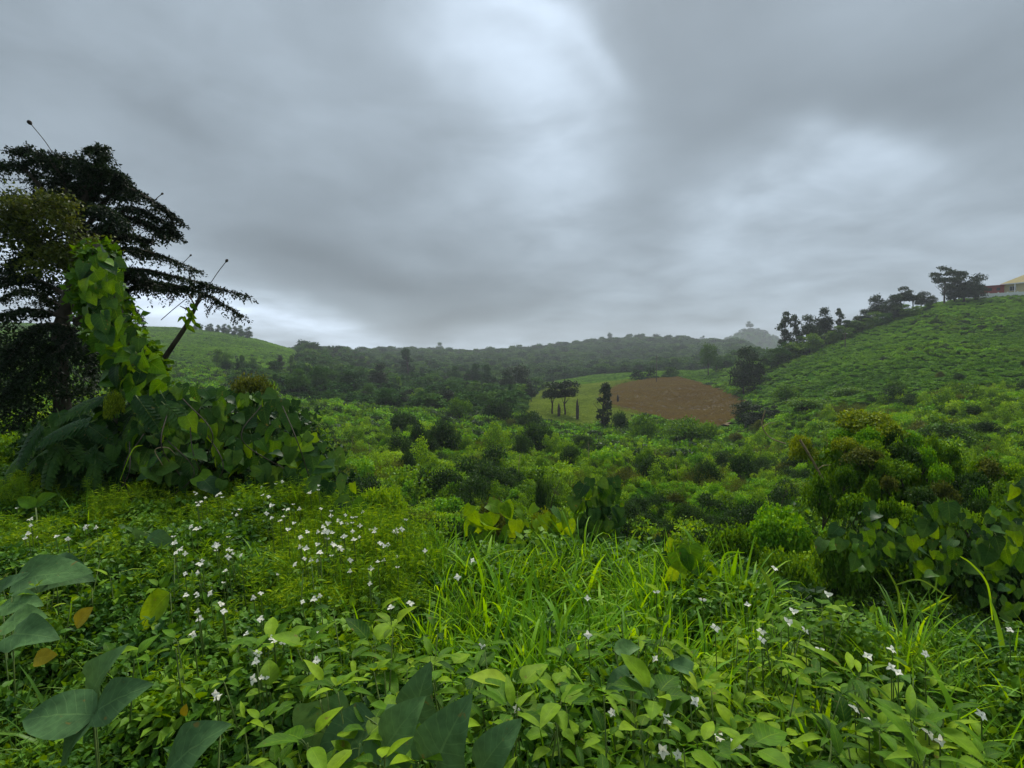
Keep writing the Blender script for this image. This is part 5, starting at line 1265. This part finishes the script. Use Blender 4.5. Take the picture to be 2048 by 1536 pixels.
for a, b in FL1:
    if b < 1110: lb = ('white flower in the sunlit upper part of the flower bank, under the vine mound', 'white flowers in the upper flower bank')
    else: lb = ('white flower on the darker lower slope of the flower bank at the left', 'white flowers on the lower flower bank')
    flower(a, b, *lb, .024 if b < 1110 else .018)
    for _ in range(2 if b < 1120 else (random.random() < .5)):
        flower(a + random.gauss(0, 16), b + random.gauss(0, 12), *lb, .018 if b < 1110 else .014)
for a, b in FL2: flower(a, b, 'small white flower scattered on the rim of the bank around the long grass', 'white flowers around the long grass', .020)
for a, b in FL3: flower(a, b, 'white flower with separate petals among the leafy weeds in the lower right half', 'white flowers in the leafy weeds', .0165)

# ------------------------------------------------------------------ air
hb = Build().box((-1500, -70, -60), (1500, 1750, 135))
m, nt, o = newmat('haze')
pv = nt.nodes.new('ShaderNodeVolumePrincipled'); pv.inputs['Color'].default_value = (.86, .93, 1, 1); pv.inputs['Density'].default_value = .00029; pv.inputs['Anisotropy'].default_value = .2
nt.links.new(pv.outputs[0], o.inputs['Volume'])
HZ = True
if HZ:
    hz = child('haze', hb.mesh('haze', [m], False), None); tag(hz, 'thin damp haze over the valley and hills', kind='stuff')

# ------------------------------------------------------------------ labels: tell the repeats apart by where they stand
LAND = {
 'humps of the right-hand shrub heap': ('hump', 'creeper', [(1650, 900, 'at the left tip of the shrub heap'), (1740, 840, 'by the bright creeper crown'), (1830, 870, 'right of the bright crown'), (1930, 900, 'along the top of the heap'), (2040, 930, 'at the right end of the heap'), (1680, 970, 'low on the left of the heap'), (1780, 950, 'in the middle of the heap'), (1880, 970, 'right of the heap middle'), (1990, 1000, 'low on the right of the heap')]),
 'bare stems in the valley scrub': ('bare stem', 'twiggy', [(750, 920, 'right of the vine mound'), (850, 980, 'in the hollow behind the flowers'), (950, 880, 'in the scrub left of centre'), (1080, 920, 'in the middle of the near scrub'), (1200, 880, 'below the meadow'), (1220, 980, 'behind the trailing vine'), (1360, 900, 'below the brown field'), (1400, 1000, 'above the right end of the long grass'), (1520, 950, 'left of the shrub heap')]),
 'bushes in the valley scrub': ('bush', 'rounded', [(760, 860, 'right of the vine mound'), (720, 960, 'beside the foot of the vine mound'), (900, 850, 'under the central wood'), (1000, 930, 'in the near scrub left of centre'), (1120, 860, 'below the pair of meadow trees'), (1180, 960, 'behind the trailing vine'),
   (1350, 880, 'below the hedge at the brown field'), (1340, 980, 'above the right end of the long grass'), (1500, 900, 'near the gully'), (1560, 970, 'left of the shrub heap'), (1600, 800, 'between gully and crop hillside'), (1760, 780, 'above the yellow-green crown'), (1950, 800, 'on the slope at the right edge'), (900, 1020, 'in the hollow behind the flowers'), (1080, 1030, 'just behind the long grass')]),
 'leafy weeds along the bottom': ('leafy weed', 'whorled', [(560, 1380, 'beside the dark blue-green leaves'), (720, 1330, 'above the big bottom leaves'), (860, 1400, 'above the pair of cut bottom leaves'), (1000, 1350, 'left below the long grass'), (1020, 1500, 'at the bottom centre'), (1180, 1350, 'below the long grass'), (1200, 1500, 'at the bottom right of centre'),
   (1350, 1350, 'around the small grey-green leaves'), (1380, 1500, 'around the lower white flowers'), (1550, 1400, 'in the middle of the right half'), (1580, 1520, 'at the bottom of the right half'), (1750, 1420, 'left of the last white flowers'), (1780, 1530, 'at the bottom right'), (1930, 1450, 'near the lower right corner')]),
 'leafy weeds among the white flowers': ('leafy weed', 'small', [(100, 1150, 'by the long pale left leaf'), (150, 1350, 'above the three-lobed leaves'), (330, 1150, 'left of the lower flower bank'), (330, 1350, 'below the single pointing leaf'), (520, 1200, 'amid the lower flower bank'), (540, 1380, 'under the lower flower bank'), (720, 1200, 'right of the flower bank'), (740, 1380, 'right below the flower bank')]),
 'leafy weeds in the right grass': ('leafy weed', 'small', [(1320, 1230, 'right of the long grass'), (1340, 1350, 'right below the long grass'), (1500, 1230, 'by the wide dark blade'), (1520, 1350, 'above the right-hand weeds'), (1650, 1300, 'in the right grass')]),
 'white flowers in the upper flower bank': ('white flower', 'sunlit', [(80, 1060, 'at the far left of the bank'), (170, 1060, 'left, under the fern-like shrub'), (370, 1000, 'at the foot of the vine mound'), (440, 1000, 'below the looping dry stem'), (540, 1000, 'under the middle of the mound'), (620, 990, 'at the right foot of the mound'), (370, 1080, 'beside the notched grey leaf'), (450, 1100, 'in the left of the bank'), (550, 1060, 'in the middle of the bank'),
   (610, 1100, 'at the lower middle of the bank'), (670, 1050, 'in the upper right of the bank'), (690, 1100, 'in the feathery bright patch'), (760, 1070, 'at the right end of the bank')]),
 'white flowers on the lower flower bank': ('white flower', 'shaded', [(390, 1140, 'beside the pointing leaf'), (450, 1150, 'at the top of the slope'), (400, 1200, 'left on the slope'), (440, 1215, 'in the middle left cluster'), (390, 1260, 'lower left of the slope'), (550, 1180, 'below the feathery patch'), (615, 1200, 'in the right-hand pair spot'), (510, 1240, 'at the centre of the slope'), (560, 1280, 'right of the slope centre'), (510, 1320, 'in the lower string'), (640, 1300, 'on the right rim of the slope'), (500, 1370, 'lowest on the slope'), (740, 1150, 'at the right end of the slope')]),
 'white flowers around the long grass': ('white flower', 'small', [(820, 1080, 'left of the long grass'), (830, 1210, 'left below the long grass'), (940, 1140, 'at the left edge of the long grass'), (1175, 1230, 'within the long grass'), (1400, 1200, 'right of the long grass'), (1560, 1250, 'near the wide dark blade'), (1650, 1190, 'by the dark hollow')]),
 'white flowers in the leafy weeds': ('white flower', 'four-petalled', [(1010, 1440, 'at the bottom centre'), (1225, 1425, 'left of the big open flower'), (1335, 1441, 'over dark leaves at bottom right'), (1340, 1505, 'close to the bottom edge'), (1455, 1480, 'right of the bottom pair'), (1390, 1403, 'above the big open flower'), (1725, 1430, 'in the drooping pair at right'), (1790, 1335, 'in the right grass cluster'), (1735, 1312, 'left of the right grass cluster'), (1860, 1308, 'right of the right grass cluster'), (1860, 1470, 'by the lower right corner'), (2000, 1300, 'near the right edge'), (1640, 1300, 'left in the right grass'), (1310, 1318, 'above the leafy weeds')]),
 'long bright grass at the centre': ('grass tuft', 'long bright', [(900, 1150, 'at the left end of the clump'), (900, 1290, 'lower left of the clump'), (1010, 1130, 'in the upper left of the clump'), (1020, 1270, 'lower left of the centre'), (1130, 1130, 'at the top of the clump'), (1140, 1210, 'in the heart of the clump'), (1150, 1300, 'at the foot of the clump'), (1260, 1140, 'upper right of the centre'), (1270, 1280, 'lower right of the centre'), (1400, 1160, 'by the yellowing vine'), (1400, 1290, 'below the yellowing vine'), (1500, 1200, 'at the right end of the clump')]),
 'grass tufts at the right': ('grass tuft', 'leaning', [(1560, 1270, 'left in the right grass'), (1580, 1400, 'left of the right-hand flowers'), (1590, 1510, 'bottom left of the right grass'), (1720, 1260, 'under the dark hollow'), (1730, 1370, 'around the flower cluster'), (1740, 1500, 'by the drooping flower pair'), (1880, 1260, 'right under the hollow'), (1880, 1380, 'right of the flower cluster'), (1890, 1500, 'by the lower right flowers'), (2020, 1270, 'at the upper right edge'), (2030, 1390, 'at the right edge'), (2030, 1510, 'in the lower right corner')]),
 'dark grass at the lower left': ('grass tuft', 'dark', [(80, 1330, 'around the yellow leaf'), (90, 1460, 'left of the three-lobed leaves'), (280, 1330, 'above the three-lobed leaves'), (280, 1480, 'by the big pale leaf'), (450, 1330, 'below the pointing leaf'), (460, 1480, 'right of the pale leaf')]),
 'grass under the vine mound': ('grass tuft', 'green', [(120, 970, 'left under the mound'), (250, 970, 'below the fern-like shrub'), (380, 970, 'under the middle of the mound')]),
 'low trees filling the ridge row': ('low ridge tree', 'bushy', [(1570, 665, 'under the two slender trees'), (1640, 655, 'under the dark round-headed tree'), (1700, 640, 'around the palm-like tree'), (1760, 620, 'under the pointed tree'), (1810, 605, 'under the round-topped trees'), (1860, 595, 'below the hilltop tree')]),
 "trees of the middle-distance wood": ('wood tree', 'green', [(470, 730, 'at the left end of the wood'), (540, 770, 'just over the vine mound'), (600, 730, 'left of the spreading tree'), (660, 780, 'below the spreading tree'), (690, 730, 'left of the dark round tree'), (760, 800, 'below the dark round tree'), (770, 740, 'beside the dark round tree'), (830, 740, 'below the narrow tall tree'), (850, 790, 'at the front of the wood'), (900, 760, 'in the central wood'), (930, 800, 'in front of the central wood'), (980, 760, 'right in the central wood'), (1030, 780, 'next to the meadow edge'), (720, 700, 'high at the back left'), (950, 715, 'high at the back centre')]),
 'trees breaking the far skyline': ('skyline tree', 'tiny', [(605, 685, 'on the left ridge'), (1095, 672, 'on the middle ridge'), (1218, 660, 'on the ridge above the field'), (1430, 666, 'left of the pointed far hill')]),
 'row of trees on the far left hill': ('hill tree', 'small', [(410, 645, 'left in the crest row'), (470, 650, 'right in the crest row')]),
}
bpy.context.view_layer.update()
ORD = ['leftmost', 'second', 'third', 'fourth', 'fifth', 'sixth', 'seventh', 'eighth', 'ninth', 'tenth', 'eleventh', 'twelfth']
for gname, (noun, adj, marks) in LAND.items():
    obs = [o for o in bpy.data.objects if o.get('group') == gname and o.get('category')]
    bk = {}
    for o in obs:
        kids = [c for c in o.children if c.name.split('.')[0] in ('crown', 'foliage', 'blossom', 'calyx')]
        p_ = (kids[0].matrix_world.translation if kids and kids[0].name[0] in 'bc' and noun == 'white flower' else o.matrix_world @ Vector((0, 0, .45 if 'grass' in noun or 'weed' in noun else (.7 if 'tree' in noun or noun == 'bush' else 0))))
        a, b = proj(np.array(p_.x), np.array(p_.y), np.array(p_.z)); a, b = float(a), float(b)
        k = min(range(len(marks)), key=lambda i: (marks[i][0] - a) ** 2 + 1.6 * (marks[i][1] - b) ** 2)
        bk.setdefault(k, []).append((a, b, o))
    for k, l in bk.items():
        l.sort(key=lambda q: q[1])
        rows = max(1, math.ceil(len(l) / 7)); names = [''] if rows == 1 else (['upper ', 'lower '] if rows == 2 else ['top ', 'middle ', 'bottom '] if rows == 3 else ['top ', 'upper ', 'lower ', 'bottom '])
        rows = min(rows, 4); per = math.ceil(len(l) / rows)
        for ri in range(rows):
            row = sorted(l[ri * per:(ri + 1) * per], key=lambda q: q[0])
            for i, (a, b, o) in enumerate(row):
                pl = marks[k][2]
                rw = f'{names[ri]}row' if rows > 1 else ''
                pos = (f'in {rw}' if rw else '') if len(row) == 1 else (ORD[min(i, 11)] + (' from left' if i else '') + (f' in {rw}' if rw else ''))
                lb = f'{adj} {noun}, {pos}, {pl}' if pos else f'{adj} {noun} {pl}'
                if len(lb.split()) > 16: lb = f'{noun}, {pos}, {pl}'
                o['label'] = lb
